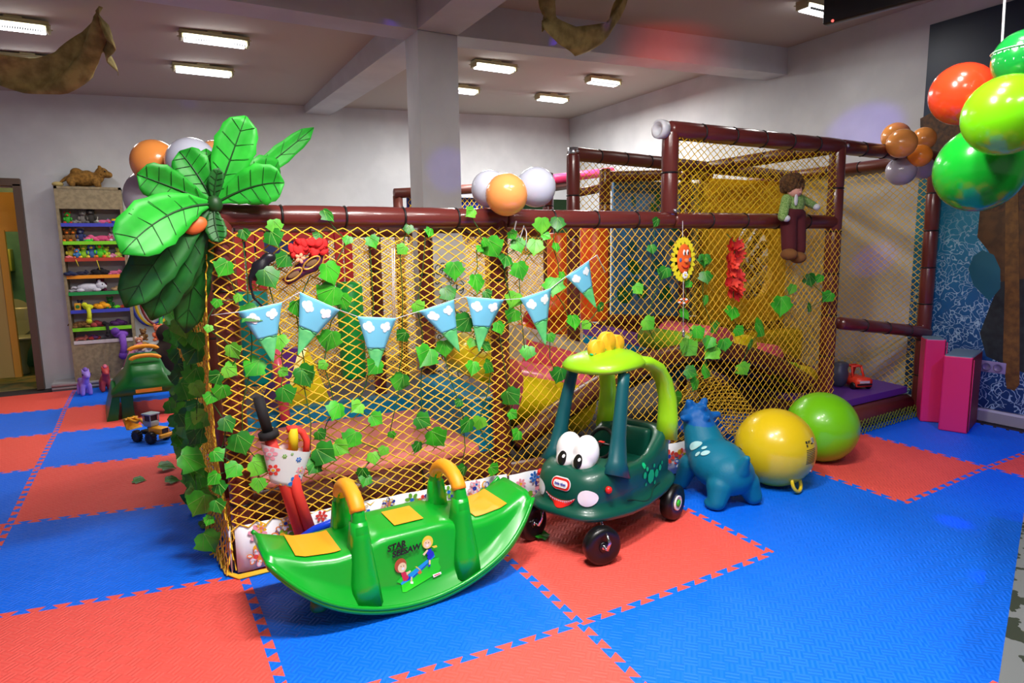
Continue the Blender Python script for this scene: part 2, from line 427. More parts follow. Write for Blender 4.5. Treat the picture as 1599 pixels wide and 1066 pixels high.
# wall socket
sk = UX(1551, 573, XR - .01)
so = thing('wall_socket', 'pale double wall socket on the mural beside the pink blocks', 'socket', sk)
b = MB(); b.box(sk, (.02, .17, .085), mat('socket_plastic', (150, 140, 170), .4), bev=.006); obj('faceplate', b, so)
for dy in (-.037, .037):
    b = MB(); b.lathe([(.03, 0), (.03, .006), (.024, .006), (.022, .001), (0, .001)], mat('socket_ring', (120, 112, 140), .4), 20, at(sk + V((-.011, dy, 0)), (-1, 0, 0), (0, 1, 0))); obj('outlet', b, so)

# ------------------------------------------------------------------ foam mats: jigsaw edged, one object each
obsx = {(0, 0): (380, 898), (-1, 1): (15, 818), (-1, 2): (57, 732), (-1, 3): (86, 676), (-1, 4): (102, 637), (0, 1): (338, 779), (1, -1): (906, 973), (2, -1): (1206, 863), (3, -1): (1412, 785), (4, -1): (1542, 729), (0, -1): (450, 1104), (2, -2): (1560, 1066)}
K = list(obsx); PW = np.array([list(UZ(*obsx[k]))[:2] for k in K]); PG = np.array(K, float)
def U_(r2): return np.where(r2 > 0, r2 * np.log(np.maximum(r2, 1e-12)), 0)
D2 = ((PG[:, None] - PG[None]) ** 2).sum(2); n_ = len(K)
A = np.zeros((n_ + 3, n_ + 3)); A[:n_, :n_] = U_(D2) + 0.01 * np.eye(n_); A[:n_, n_] = 1; A[:n_, n_ + 1:] = PG; A[n_, :n_] = 1; A[n_ + 1:, :n_] = PG.T
TPS = np.linalg.solve(A, np.vstack([PW, np.zeros((3, 2))]))
def gw(i, j):
    r = ((PG - np.array([i, j])) ** 2).sum(1); p = U_(r) @ TPS[:n_] + TPS[n_] + i * TPS[n_ + 1] + j * TPS[n_ + 2]
    return V((p[0], p[1], 0))
def jig(a, bq):                                   # dovetailed line between two grid vertices
    a = np.array(a, float); d = np.array(bq, float) - a; nrm = np.array([-d[1], d[0]]); pts = []
    N = 11; p = 1 / N; e = .13 * p; h = .017
    for k in range(N):
        s0 = k * p
        pts += [(s0 - (e if k else 0), -h), (s0 + p / 2 + e, -h), (s0 + p / 2 - e, h), (s0 + p + (e if k < N - 1 else 0), h)]
    pts = [(0, 0), (.004, -h)] + pts[1:-1] + [(.996, h), (1, 0)]
    return [gw(*(a + d * t + nrm * o)) for t, o in pts if 0 <= t <= 1]
def foam(name, rgb, rgb2):
    m = bpy.data.materials.new(name); m.use_nodes = True; nt = m.node_tree; L = nt.links; bs = nt.nodes['Principled BSDF']
    bs.inputs['Base Color'].default_value = lin(rgb); bs.inputs['Roughness'].default_value = .55; bs.inputs['Specular IOR Level'].default_value = .35
    tc = nt.nodes.new('ShaderNodeTexCoord')
    mp = nt.nodes.new('ShaderNodeMapping'); mp.inputs['Rotation'].default_value[2] = .78; L.new(tc.outputs['Object'], mp.inputs[0])
    w1 = nt.nodes.new('ShaderNodeTexWave'); w1.inputs['Scale'].default_value = 19; w1.bands_direction = 'X'; w2 = nt.nodes.new('ShaderNodeTexWave'); w2.inputs['Scale'].default_value = 19; w2.bands_direction = 'Y'
    ck = nt.nodes.new('ShaderNodeTexChecker'); ck.inputs['Scale'].default_value = 24
    mx = nt.nodes.new('ShaderNodeMixRGB')
    for q in (w1, w2, ck): L.new(mp.outputs[0], q.inputs['Vector'])
    L.new(ck.outputs['Fac'], mx.inputs[0]); L.new(w1.outputs['Color'], mx.inputs[1]); L.new(w2.outputs['Color'], mx.inputs[2])
    bp = nt.nodes.new('ShaderNodeBump'); bp.inputs['Strength'].default_value = .5; bp.inputs['Distance'].default_value = .004
    L.new(mx.outputs[0], bp.inputs['Height']); L.new(bp.outputs['Normal'], bs.inputs['Normal'])
    return m
RED = foam('red_foam', (244, 92, 82), None); BLU = foam('blue_foam', (0, 112, 250), None)
MATS = {
 (-1, -1): 'large red foam mat in the bottom left corner of the floor', (-1, 0): 'blue foam mat left of the patterned skirt corner',
 (-1, 1): 'red foam mat with two fallen leaves on it', (-1, 2): 'blue foam mat under the yellow toy loader', (-1, 3): 'red foam mat under the front end of the far dark green seesaw',
 (-1, 4): 'blue foam mat under the two toy ponies', (-2, 0): 'red foam mat barely showing at the left edge of the photo', (-2, 1): 'blue foam mat at the left edge before the red mat with leaves',
 (-2, 2): 'red foam mat at the left edge beside the toy loader mat', (-2, 3): 'blue foam mat in front of the washroom threshold mat', (-2, 4): 'red foam mat touching the washroom threshold',
 (0, -1): 'blue foam mat under the bright green star seesaw', (0, -2): 'red foam mat at the bottom centre below the seesaw mat', (1, -1): 'red foam mat under the dark green ride-on car',
 (1, -2): 'blue foam mat in front of the car mat', (2, -1): 'blue foam mat under the teal hopper and yellow ball', (2, -2): 'scuffed blue foam mat beside the patterned cloth',
 (3, -1): 'red foam mat in front of the lime exercise ball', (3, -2): 'darker blue foam mat at the right edge', (3, 0): 'blue foam mat in front of the purple platform', (4, -1): 'blue foam mat under the pink foam blocks',
 (4, -2): 'red foam mat corner at the right edge below the mural', (0, 0): 'red foam mat peeping out behind the front corner net', (0, 1): 'blue foam mat mostly hidden behind the ivy', (0, 2): 'red foam mat hidden behind the ivy beyond the loader',
 (1, -3): 'red foam mat corner beside the patterned cloth', (4, -3): 'blue foam mat under the far end of the covered bench', (3, -3): 'red foam mat under the covered bench'}
for (i, j), lab in MATS.items():
    e = jig((i, j), (i + 1, j))[:-1] + jig((i + 1, j), (i + 1, j + 1))[:-1] + jig((i, j + 1), (i + 1, j + 1))[::-1][:-1] + jig((i, j), (i, j + 1))[::-1][:-1]
    # keep mats off the walls
    if i >= 4:
        for p in e: p.x = min(p.x, XR - .03)
    if j >= 4:
        for p in e: p.y = min(p.y, 4.86)
    n = len(e); lo = [p + V((0, 0, -.011)) for p in e]; b = MB(); red = 'red' in lab.split()[:2]
    b.add(e + lo, [tuple(range(n)), tuple(range(2 * n - 1, n - 1, -1))] + [(k, n + k, n + (k + 1) % n, (k + 1) % n) for k in range(n)], RED if red else BLU, None, False)
    obj('foam_mat', b, label=lab, cat='floor mat', group='jigsaw foam floor mats')
# ================================================================== THE PLAY FRAME
PAD = mat('brown_vinyl_padding', (104, 44, 40), 0.28, coat=.35, bump=(14, .12)); PADD = mat('brown_vinyl_padding_dull', (98, 46, 36), 0.4, bump=(14, .12))
TIE = mat('black_cable_tie', (18, 16, 18), .5); STEEL = mat('galvanised_steel', (190, 196, 204), .3, metal=.9)
NETY = mat('orange_yellow_net', (250, 200, 50), .6); NETU = mat('yellow_net', (240, 200, 30), .6)
PF = thing('play_frame', 'netted indoor play frame of brown padded pipes filling the middle of the room', 'play structure', (0, 0, 0))
ZP, ZT, XL, X2, XF = 1.475, 1.965, 2.325, 1.235, 3.785
RP = .046
def padded(name, p0, p1, r=RP, m=PAD, step=.27, label=None):
    p0, p1 = V(p0), V(p1); d = p1 - p0; L = d.length; d = d / L; k = max(2, round(L / step)); path = []; rr = []
    for i in range(k):
        a, c = L * i / k, L * (i + 1) / k
        for t, q in ((a + .004, .93), (a + .016, 1.0), ((a + c) / 2, 1.025), (c - .016, 1.0), (c - .004, .93)):
            path.append(p0 + d * t); rr.append(r * q)
    b = MB(); b.tube(path, rr, m, 14)
    u, w = basis(d)
    for i in range(1, k):
        c = p0 + d * (L * i / k)
        b.tube([c + (u * math.cos(a) + w * math.sin(a)) * r * .97 for a in [2 * PI * q / 14 for q in range(14)]], .005, TIE, 5, closed=True)
    return obj(name, b, PF, label=label)
def net(name, f, ns, nt, r=.0027, m=NETY, parent=None, jit=.004, mb=None):
    """diamond mesh: f(s, t) -> point"""
    b = mb or MB(); G = {}
    def P(i, j):
        if (i, j) not in G:
            p = V(f(i / ns, j / nt)); G[(i, j)] = p + V((rnd.uniform(-jit, jit), rnd.uniform(-jit, jit) * .4, rnd.uniform(-jit, jit)))
        return G[(i, j)]
    for dr in (1, -1):
        for s0 in range(-nt, ns + nt + 1):
            if s0 % 2: continue
            run = []
            for j in range(nt + 1):
                i = s0 + dr * j
                if 0 <= i <= ns: run.append(P(i, j))
                elif run: break
            if len(run) > 1: b.tube(run, r, m, 4, caps=False)
    if mb is not None: return b
    return obj(name, b, parent or PF)
# posts
for x, y, zt in ((0, 0, ZP), (X2, 0, ZP), (0, .95, ZP), (X2, .97, ZP), (0, 1.9, ZP), (X2 - .02, 1.95, ZP), (XL + .42, 1.95, ZT)):
    padded('padded_post', (x, y, .0), (x, y, zt))
padded('padded_post', (XL, 0, ZP + .03), (XL, 0, ZT)); padded('padded_post', (XF, 0, 0), (XF, 0, ZT + .01), .05)
blt = UZ(895, 240, ZT); padded('padded_post', (blt.x, blt.y, .0), (blt.x, blt.y, ZT))
brt = UZ(1085, 264, ZT)
BKY = 1.42
padded('padded_post', (XF + .02, BKY, 0), (XF + .02, BKY, ZT)); _x = UY(1097, 400, BKY + .1).x; padded('padded_post', (_x, BKY + .1, .0), (_x, BKY + .1, ZT)); _x = UY(944, 400, 1.55).x; padded('padded_post', (_x, 1.55, 0), (_x, 1.55, ZT))
for _y in (499, 514):
    padded('padded_rail', UY(948, _y, 1.52), UY(1262, _y + 8, 1.45), .05, m=PADD)
padded('padded_rail', UY(948, 276, 1.56), UY(1110, 272, 1.5), .045, m=PADD)
rwx = 5.055
padded('padded_post', (rwx, .06, 0), (rwx, .06, ZT + .02), .05)
# rails along the front, the sides and the back
padded('padded_rail', (-.03, 0, ZP), (X2 + .04, 0, ZP), label=None); padded('padded_rail', (X2 + .04, 0, ZP), (XL + .02, 0, ZP)); padded('padded_rail', (XL + .02, 0, ZP), (XF, 0, ZP))
padded('padded_rail', (0, .02, ZP), (0, .95, ZP)); padded('padded_rail', (0, .95, ZP), (0, 1.9, ZP)); padded('padded_rail', (0, 1.93, ZP), (X2, 1.95, ZP), m=PADD); padded('padded_rail', (X2, 1.95, ZP), (XL + .4, 1.95, ZP), m=PADD)
padded('padded_rail', (X2, .03, ZP - .02), (X2, .95, ZP), m=PADD)
padded('padded_rail', (XL - .02, 0, ZT), (XF + .02, 0, ZT), .05); padded('padded_rail', (XF + .02, 0, ZT), (rwx, .06, ZT), .048)
bre = UZ(1245, 276, ZT); padded('padded_rail', (blt.x - .02, blt.y, ZT), (bre.x, bre.y, ZT), m=PADD)
padded('padded_rail', (XF, .03, ZT), (XF + .02, BKY, ZT), m=PADD); padded('padded_rail', (rwx, .1, ZT), (rwx, BKY + .4, ZT), m=PADD)
ra, rb = UY(1310, 504, .03), UY(1448, 519, .05)
padded('padded_rail', ra, rb, .045)
padded('padded_rail', (-.02, .1, .22), (X2, .1, .2), .085, m=PADD, step=.5)             # thick kerb under the pink mat
padded('padded_rail', (X2, .08, .14), (2.45, .08, .12), .07, m=PADD, step=.5)
# steel end of the upper rail
b = MB(); b.lathe([(.034, 0), (.05, 0), (.052, .03), (.05, .05), (.034, .05), (.03, .02)], mat('white_pipe_end', (216, 218, 226), .4), 18, at((XL - .045, 0, ZT), (-1, 0, 0), (0, 1, 0))); obj('pipe_end', b, PF, label='pale open end of the upper rail')
for c in ((XL, 0, ZP + .05), (blt.x, blt.y, ZT + .01), (XF + .03, 0, ZT)):
    b = MB(); b.lathe([(.03, -.03), (.036, -.03), (.036, .03), (.03, .03)], STEEL, 14, at(c)); b.ell(V(c) + V((0, -.05, 0)), .012, STEEL); obj('pipe_clamp', b, PF)
# arched bridge beams (brown padding), front and rear
def arch(pix, y, r, name):
    P = [UY(px, py, y) for px, py in pix]; Q = []
    for i in range(len(P) - 1):                   # Catmull-Rom
        a, p, q, c = P[max(i - 1, 0)], P[i], P[i + 1], P[min(i + 2, len(P) - 1)]
        for k in range(6):
            t = k / 6; Q.append(.5 * ((2 * p) + (q - a) * t + (2 * a - 5 * p + 4 * q - c) * t * t + (3 * p - a - 3 * q + c) * t ** 3))
    Q.append(P[-1]); b = MB(); b.tube(Q, r, PADD, 12); return obj(name, b, PF)
arch([(800, 690), (870, 645), (930, 606), (1000, 572), (1060, 553), (1110, 548), (1160, 553), (1215, 572), (1262, 600), (1300, 628)], .3, .065, 'arched_beam')
arch([(812, 640), (900, 600), (1000, 560), (1090, 540), (1180, 545), (1250, 575), (1310, 612)], .95, .06, 'arched_beam')
# bridge deck: dark vinyl under the arch
P0 = [UY(*p, .32) for p in ((805, 700), (930, 622), (1060, 572), (1160, 572), (1262, 616), (1300, 640))]
b = MB(); b.sheet([[p for p in P0], [p + V((0, .62, .0)) for p in P0]], mat('dark_brown_vinyl', (58, 30, 24), .4), th=.02); obj('bridge_deck', b, PF)

# nets -------------------------------------------------------------
def bow(s, t, a): return -a * math.sin(PI * min(max(s, 0), 1)) * math.sin(PI * t)
SK = .2
net('rope_net', lambda s, t: (-.05 + s * (X2 + .05), -.056 + bow(s, t, .015), SK + t * (ZP - .05 - SK) + .006 * math.sin(9 * s + 5 * t)), 40, 60)
net('rope_net', lambda s, t: (X2 + s * (XF - X2), -.056 + bow(s, t, .03) - .05 * max(0, .35 - t) * s, (.2 - .02 * s) + t * (ZP - .05 - .2 + .02 * s) + .02 * math.sin(6 * s) * (1 - t)), 92, 46, r=.0021)
net('rope_net', lambda s, t: (-.05 - .09 * math.sin(PI * min(1, (1 - t) * 1.0)) * (.4 + .6 * math.sin(PI * s)) + .03 * math.sin(7 * s), -.05 + s * 1.98, .03 + t * (ZP - .05)), 62, 64)
net('rope_net', lambda s, t: (XL + s * (XF - XL), -.03 + .03 * math.sin(PI * s), ZP + .03 + t * (ZT - ZP - .06 - .03 * math.sin(PI * s))), 54, 20, r=.0024, m=NETU)
net('rope_net', lambda s, t: (blt.x + s * (XF - blt.x), blt.y + s * (BKY - blt.y) * .4 + .03 * math.sin(PI * s), 1.5 + t * (ZT - 1.54)), 46, 18, r=.0024, m=NETU)
net('rope_net', lambda s, t: (XF + s * .02, .02 + s * 1.38, .15 + t * (ZT - .2)), 30, 40, r=.0022, m=NETU)
net('rope_net', lambda s, t: (XF + s * (rwx - XF), 1.3 + .06 * math.sin(PI * s), .14 + t * 1.72), 60, 92, r=.0026, m=NETU)
net('rope_net', lambda s, t: (.02 + s * (X2 - .04), 1.97, .35 + t * (ZP - .4)), 96, 90, r=.0034)
net('rope_net', lambda s, t: (X2 + s * (XL - X2 + .4), 2.0, .35 + t * (ZP - .4)), 90, 90, r=.0032)
0 and net('rope_net', lambda s, t: (X2 + .03 * math.sin(3 * t), .03 + s * .9, .75 + t * (ZP - .8)), 34, 26, r=.003)
net('rope_net', lambda s, t: (XF + s * (rwx - XF), .03, ra.z + .06 + t * (ZT - ra.z - .12)) if 0 else (rwx - .01, .1 + s * 1.2, .15 + t * 1.75), 40, 70, r=.0026, m=NETU)
# slack tangle of net under the bridge
net('rope_net', lambda s, t: V(UY(1075, 570, .1)).lerp(UY(1200, 640, .0), s) + V((.0, -.05 + .16 * t, -.03 - .22 * t + .05 * math.sin(5 * s))), 40, 16, r=.003)
# gathered edge rope on the floor at the left corner
b = MB()
for k in range(4):
    b.tube([(-.1 - .01 * k, .5 - .1 * k, .01), (-.1 + .006 * k, .2, .01 + .004 * k), (-.085 + .005 * k, -.02, .01), (-.04, -.085 + .004 * k, .006 + .003 * k), (.3, -.08 + .003 * k, .007), (.6, -.085 + .003 * k, .006)], .004, NETY, 6)
obj('edge_rope', b, PF)
net('rope_net', lambda s, t: ((-.13 + .06 * t + .05 * s * s, .5 - .55 * s, .01 + t * .26)), 26, 10, r=.0028)
net('rope_net', lambda s, t: (X2 + .2 + s * 2.3, -.06 + .1 * (1 - t) - .06 * s * (1 - t), .03 + t * .2 + .0 * s), 60, 8, r=.0022)

# flowered skirt
SKW = mat('white_printed_fabric', (234, 236, 244), .8)
FC = [mat('print_' + n, c, .8) for n, c in (('blue', (30, 120, 220)), ('yellow', (250, 190, 30)), ('red', (240, 70, 60)), ('pink', (250, 170, 190)), ('green', (120, 190, 50)), ('orange', (250, 140, 50)), ('navy', (40, 60, 170)))]
def flower_print(b, fr, w, h, n, r0=.025, r1=.06, seed=1, bvh=None):
    R_ = random.Random(seed)
    for k in range(n):
        x, y = R_.uniform(-w / 2 * .93, w / 2 * .93), R_.uniform(-h / 2 * .8, h / 2 * .8); kind = R_.random(); r = R_.uniform(r0, r1)
        r = min(r, h / 2 - abs(y) + .004); c = R_.choice(FC); c2 = R_.choice(FC); a0 = R_.random() * 6
        def put(vs, fs, m, o):
            vs = [(x + p[0], y + p[1]) for p in vs]
            if bvh is not None: drape(b, vs, fs, fr, bvh, m, .0012 + o)
            else: b.add([fr @ V((p[0], p[1], .0008 + o)) for p in vs], fs, m, None, False)
        if kind < .6:
            np_ = R_.choice((5, 6, 7))
            for q in range(np_):
                a = a0 + 2 * PI * q / np_
                put(*disc2(r * .34, r * .24, 10, r * .62 * math.cos(a), r * .62 * math.sin(a), a), c, .0002 * (q % 2))
                if kind < .3: put(*disc2(r * .22, r * .13, 8, r * .64 * math.cos(a), r * .64 * math.sin(a), a), SKW, .0006)
            put(*disc2(r * .26, None, 10), c2, .0008)
        else: put(*disc2(r * .3, None, 10), c, 0)
def skirt(p0, p1, z0, z1, seed, n):
    p0, p1 = V(p0), V(p1); d = (p1 - p0).normalized(); L = (p1 - p0).length; nn = d.cross(V((0, 0, 1))); b = MB()
    b.sheet([[p0 + d * L * i / 40 + nn * (.004 * math.sin(i * 1.3)) + V((0, 0, z0 + (z1 - z0) * t)) for i in range(41)] for t in (0, .5, 1)], SKW, th=-.004)
    flower_print(b, at((p0 + p1) / 2 + V((0, 0, (z0 + z1) / 2)) + nn * .013, nn, d), L, z1 - z0, n, seed=seed)
    obj('fabric_skirt', b, PF, label='white flower-printed fabric skirt')
skirt((-.04, -.045, 0), (1.22, -.07, 0), .015, .215, 5, 110); skirt((1.24, -.06, 0), (2.5, -.09, 0), .015, .2, 8, 90); skirt((-.055, .5, 0), (-.055, -.04, 0), .015, .2, 3, 14)

# wall panels that belong to the frame
YEL = mat('yellow_vinyl', (246, 190, 12), .45, bump=(20, .06)); BLP = mat('blue_print_panel', (60, 140, 200), .5, vary=((90, 120, 150), 6)); 
a, c = UY(1108, 278, BKY), UY(1240, 497, BKY)
cx, czz = UY(1178, 408, BKY).x, UY(1178, 408, BKY).z; rr = pxsize((cx, BKY, czz), 50)
b = MB(); nseg = 40; rim = []; out = []
for i in range(nseg):
    t = 2 * PI * i / nseg; dx, dz = math.cos(t), math.sin(t); rim.append(V((cx + rr * dx * .9, BKY, czz + rr * 1.25 * dz)))
    ks = [((c.x - cx) if dx > 0 else (a.x - cx)) / dx if abs(dx) > 1e-6 else 1e9, ((a.z - czz) if dz > 0 else (c.z - czz)) / dz if abs(dz) > 1e-6 else 1e9]
    k = min(q for q in ks); out.append(V((cx + k * dx, BKY, czz + k * dz)))
for q in range(4):
    corner = V((c.x if q in (0, 3) else a.x, BKY, a.z if q in (0, 1) else c.z)); j = min(range(nseg), key=lambda i: (out[i] - corner).length); out[j] = corner
T_ = V((0, .07, 0)); n = nseg
b.add(out + rim + [p + T_ for p in out] + [p + T_ for p in rim], [(i, (i + 1) % n, n + (i + 1) % n, n + i) for i in range(n)] + [(2 * n + i, 3 * n + i, 3 * n + (i + 1) % n, 2 * n + (i + 1) % n) for i in range(n)] + [(i, 2 * n + i, 2 * n + (i + 1) % n, (i + 1) % n) for i in range(n)] + [(n + i, n + (i + 1) % n, 3 * n + (i + 1) % n, 3 * n + i) for i in range(n)], YEL, None, False)
obj('yellow_panel', b, PF, label='yellow vinyl wall panel with an oval crawl hole')
# crawl tunnel behind the hole: rows of brown and cream padding
b = MB(); tb = mat('tunnel_brown', (86, 20, 18), .5); tcr = mat('tunnel_cream', (214, 190, 120), .6)
for row in range(9):
    for q in range(16):
        t0 = 2 * PI * q / 16; yy = BKY + .12 + row * .07
        b.ell((cx + rr * .92 * math.cos(t0 + row * .2), yy, czz + rr * 1.27 * math.sin(t0 + row * .2)), (.05, .035, .05), tb if (q + row) % 3 else tcr, 8, 6)
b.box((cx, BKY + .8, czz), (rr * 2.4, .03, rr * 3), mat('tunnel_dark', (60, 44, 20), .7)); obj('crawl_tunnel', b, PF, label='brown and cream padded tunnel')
yb_ = 1.62
a, c = UY(957, 280, yb_), UY(1086, 492, yb_)
b = MB(); b.box(((a.x + c.x) / 2, yb_, (a.z + c.z) / 2), (c.x - a.x, .04, a.z - c.z), BLP, bev=.008)
gp = [mat('panel_leaf_dark', (20, 110, 60), .5), mat('panel_leaf_teal', (30, 110, 120), .5), mat('panel_grey', (140, 160, 180), .5)]
for k in range(46):
    x_, z_ = rnd.uniform(a.x + .1, c.x - .1), rnd.uniform(c.z + .08, a.z - .08); rk = rnd.uniform(.03, .09)
    vs, fs = disc2(rk, rk * rnd.uniform(.4, .9), 9, 0, 0, rnd.random() * 3); b.add([V((x_ + p[0], yb_ - .0206 - .0003 * k / 9, z_ + p[1])) for p in vs], fs, rnd.choice(gp), None, False)
obj('blue_panel', b, PF, label='blue panel printed with dark green foliage')

# ------------------------------------------------------------------ soft play pieces standing inside
PINKM = mat('salmon_vinyl', (238, 136, 130), .4, bump=(9, .2)); TEAL = mat('teal_vinyl', (0, 146, 196), .4, bump=(9, .15)); LEM = mat('lemon_vinyl', (248, 226, 24), .3, coat=.3); PNK = mat('hot_pink_vinyl', (250, 96, 128), .3, coat=.4)
PURP = mat('purple_vinyl', (112, 58, 150), .35, coat=.3); CREAM = mat('cream_vinyl', (222, 214, 200), .3, coat=.4); LIME = mat('lime_vinyl', (150, 220, 20), .4); ORA = mat('orange_vinyl', (246, 96, 30), .4); REDV = mat('red_vinyl', (200, 30, 36), .5); GRV = mat('green_vinyl', (20, 170, 70), .4)
b = MB(); b.box((.62, .55, .285), (1.1, .9, .11), PINKM, bev=.04, seg=4); b.box((.62, .55, .115), (1.06, .86, .21), mat('platform_base', (84, 40, 34), .6)); obj('soft_mat', b, label='salmon pink vinyl mat on the raised platform behind the front net', cat='play mat')
b = MB(); b.box((1.24, .55, .28), (.2, .84, .56), TEAL, bev=.04, seg=4); obj('soft_block', b, label='teal vinyl block at the right end of the pink mat', cat='foam block')
b = MB(); b.box((.62, 1.14, .2), (1.1, .16, .42), TEAL, bev=.04, seg=4); obj('soft_block', b, label='teal vinyl block along the back of the pink mat', cat='foam block')
pc = UZ(715, 600, .58); b = MB()
p0, p1 = UY(712, 622, .62), UY(782, 622, .62); top = UY(745, 553, .62)
b.tube([((p0.x + p1.x) / 2, .45, .57 + .12), ((p0.x + p1.x) / 2, .85, .57 + .12)], .125, LEM, 28); obj('soft_roll', b, label='yellow vinyl roll lying on the teal block behind the middle post', cat='foam roll')
# yellow wedge with purple and pink sides
zb = .345
q = [UZ(438, 655, zb), UZ(523, 640, zb), UZ(535, 612, zb), UZ(402, 640, zb)]
ap = (q[0] + q[1]) / 2 + V((.01, .12, 0)); ap.z = UY(458, 545, ap.y).z; ap2 = ap + V((-.1, .1, 0))
b = MB(); b.add([q[0], q[1], ap + V((.03, 0, 0)), ap + V((-.02, 0, 0)), q[3], ap2], [(0, 1, 2, 3)], LEM, None, False)
b.add([q[0], ap + V((-.02, 0, 0)), ap2, q[3]], [(0, 1, 2, 3)], PURP, None, False)
b.add([q[1], q[1] + V((.06, .2, 0)), ap2 + V((.1, .02, 0)), ap + V((.03, 0, 0))], [(0, 1, 2, 3)], PURP, None, False)
b.add([q[3], ap2, ap2 + V((.1, .02, 0)), q[1] + V((.06, .2, 0))], [(0, 1, 2, 3)], PURP, None, False); b.add([q[0], q[3], q[1] + V((.06, .2, 0)), q[1]], [(0, 1, 2, 3)], PURP, None, False)
b.add([ap + V((-.02, 0, 0)), ap + V((.03, 0, 0)), ap2 + V((.1, .02, 0)), ap2], [(0, 1, 2, 3)], PURP, None, False)
WD = obj('soft_wedge', b, label='yellow and purple vinyl wedge standing on the pink mat', cat='foam wedge')
pa, pb = UZ(414, 610, zb + .06), UY(430, 540, 1.0); b = MB(); b.tube([V((pa.x, .98, zb + .03)), V((pb.x, 1.0, pb.z))], .03, PNK, 10); obj('soft_stick', b, label='narrow pink vinyl strip leaning left of the yellow wedge', cat='foam strip')
# long bolsters in the second bay
def bolster(pl, pr, y, r, bands, label, end=None):
    """bands: (start angle, end angle, material) round the axis, 0 = up, + = towards the camera"""
    a, c = UY(*pl, y), UY(*pr, y); d = (c - a).normalized(); f = V((0, -1, 0)); f = (f - d * f.dot(d)).normalized(); u = f.cross(d)
    if u.z < 0: u = -u
    b = MB()
    for t0, t1, m in bands:
        n = max(3, int(abs(t1 - t0) / 9)); row0, row1 = [], []
        for k in range(n + 1):
            t = math.radians(t0 + (t1 - t0) * k / n); w = u * (r * math.cos(t)) + f * (r * math.sin(t)); row0.append(a + w); row1.append(c + w)
        mid = [[p.lerp(q_, s) for p, q_ in zip(row0, row1)] for s in (0, .25, .5, .75, 1)]
        b.sheet(mid, m)
    n = 30; ring = [u * (r * math.cos(2 * PI * k / n)) + f * (r * math.sin(2 * PI * k / n)) for k in range(n)]
    b.add([c + w for w in ring], [tuple(range(n))], end or bands[0][2], None, False); b.add([a + w for w in ring], [tuple(range(n))[::-1]], end or bands[0][2], None, False)
    return obj('soft_bolster', b, label=label, cat='foam roll')
bolster((790, 610), (902, 628), .62, .2, ((-180, -20, PNK), (-20, 52, PNK), (52, 180, LEM)), 'pink and yellow bolster right of the middle post', PNK)
bolster((800, 545), (960, 585), .95, .17, ((-180, 10, CREAM), (10, 60, CREAM), (60, 180, PNK)), 'cream and pink bolster behind the pink and yellow one', CREAM)
bolster((890, 530), (1062, 566), 1.36, .17, ((-180, -50, LIME), (-50, -20, LIME), (-20, 70, PURP), (70, 180, TEAL)), 'purple and lime bolster with a pale end disc at the back of the bridge', CREAM)
# end discs of the bridge rolls
def roll(px, py, rp, y, m, label, L=.55):
    p = UY(px, py, y); r = pxsize(p, rp); b = MB(); b.tube([p, p + V((0, .012, 0)), p + V((0, L, 0))], [r * .96, r, r], m, 26); return obj('bridge_roll', b, label=label, cat='foam roll', group='foam rolls of the bridge')
roll(1128, 537, 26, .36, PNK, 'pink foam roll nearest the top of the bridge'); roll(1168, 545, 22, .36, LEM, 'yellow foam roll right of the pink roll at the bridge top'); roll(1208, 562, 24, .36, PNK, 'lower pink foam roll on the falling side of the bridge'); roll(1240, 584, 18, .36, LIME, 'lime foam roll between the lower pink and the last yellow roll'); roll(1262, 598, 26, .36, LEM, 'last yellow foam roll beside the right post'); roll(1092, 540, 18, .36, LIME, 'lime foam roll at the left of the bridge rolls')
a, c = UY(1180, 520, 1.25), UY(1275, 556, 1.25); b = MB(); b.box(((a.x + c.x) / 2, 1.3, (a.z + c.z) / 2), (c.x - a.x, .2, a.z - c.z), mat('mustard_vinyl', (216, 186, 20), .45), bev=.03); obj('soft_block', b, label='mustard vinyl block below the yellow panel with the oval hole', cat='foam block')
# upright orange rolls
def upright(px, y0_, y1_, rp, y, m, label, name='soft_column', cat='foam roll'):
    t, bo = UY(px, y0_, y), UY(px, y1_, y); r = pxsize(t, rp); b = MB()
    b.lathe([(0, 0), (r * .9, 0), (r, .02), (r, t.z - bo.z - .02), (r * .9, t.z - bo.z), (0, t.z - bo.z)], m, 22, at((t.x, y, bo.z))); return obj(name, b, label=label, cat=cat)
upright(873, 364, 520, 19, 1.3, ORA, 'upright orange roll left of the far brown post'); upright(928, 352, 500, 22, 1.35, ORA, 'upright orange roll right of the far brown post')
for px, py, rp, m, l in ((838, 500, 22, REDV, 'red soft ball low between the third and fourth pennants'), (862, 478, 20, ORA, 'orange soft ball under the upright orange rolls'), (820, 520, 18, ORA, 'orange soft ball beside the middle post')):
    p = UY(px, py, 1.15); b = MB(); b.ell(p, pxsize(p, rp), m, 20, 14); obj('soft_ball', b, label=l, cat='ball')
# first bay: green and teal columns, red slatted board
upright(545, 440, 590, 20, 1.6, GRV, 'bright green padded column behind the ivy in the first bay'); upright(392, 455, 600, 24, 1.55, mat('sea_green_vinyl', (0, 150, 140), .4), 'sea green padded column behind the left pennant')
b = MB()
for px in (375, 392, 408, 508, 530, 545): 
    t, bo = UY(px, 362, 1.7), UY(px, 470, 1.7); b.box(((t.x + bo.x) / 2, 1.7, (t.z + bo.z) / 2), (.05, .03, t.z - bo.z), REDV)
t, bo = UY(370, 365, 1.72), UY(552, 470, 1.72)
b.box(((t.x + bo.x) / 2, 1.73, t.z - .02), (bo.x - t.x, .03, .05), REDV); b.box((t.x + .2, 1.735, t.z - .09), (.4, .02, .1), mat('navy_board', (20, 40, 110), .5))
obj('slatted_board', b, label='red slatted board with a navy strip at the back of the first bay', cat='board')
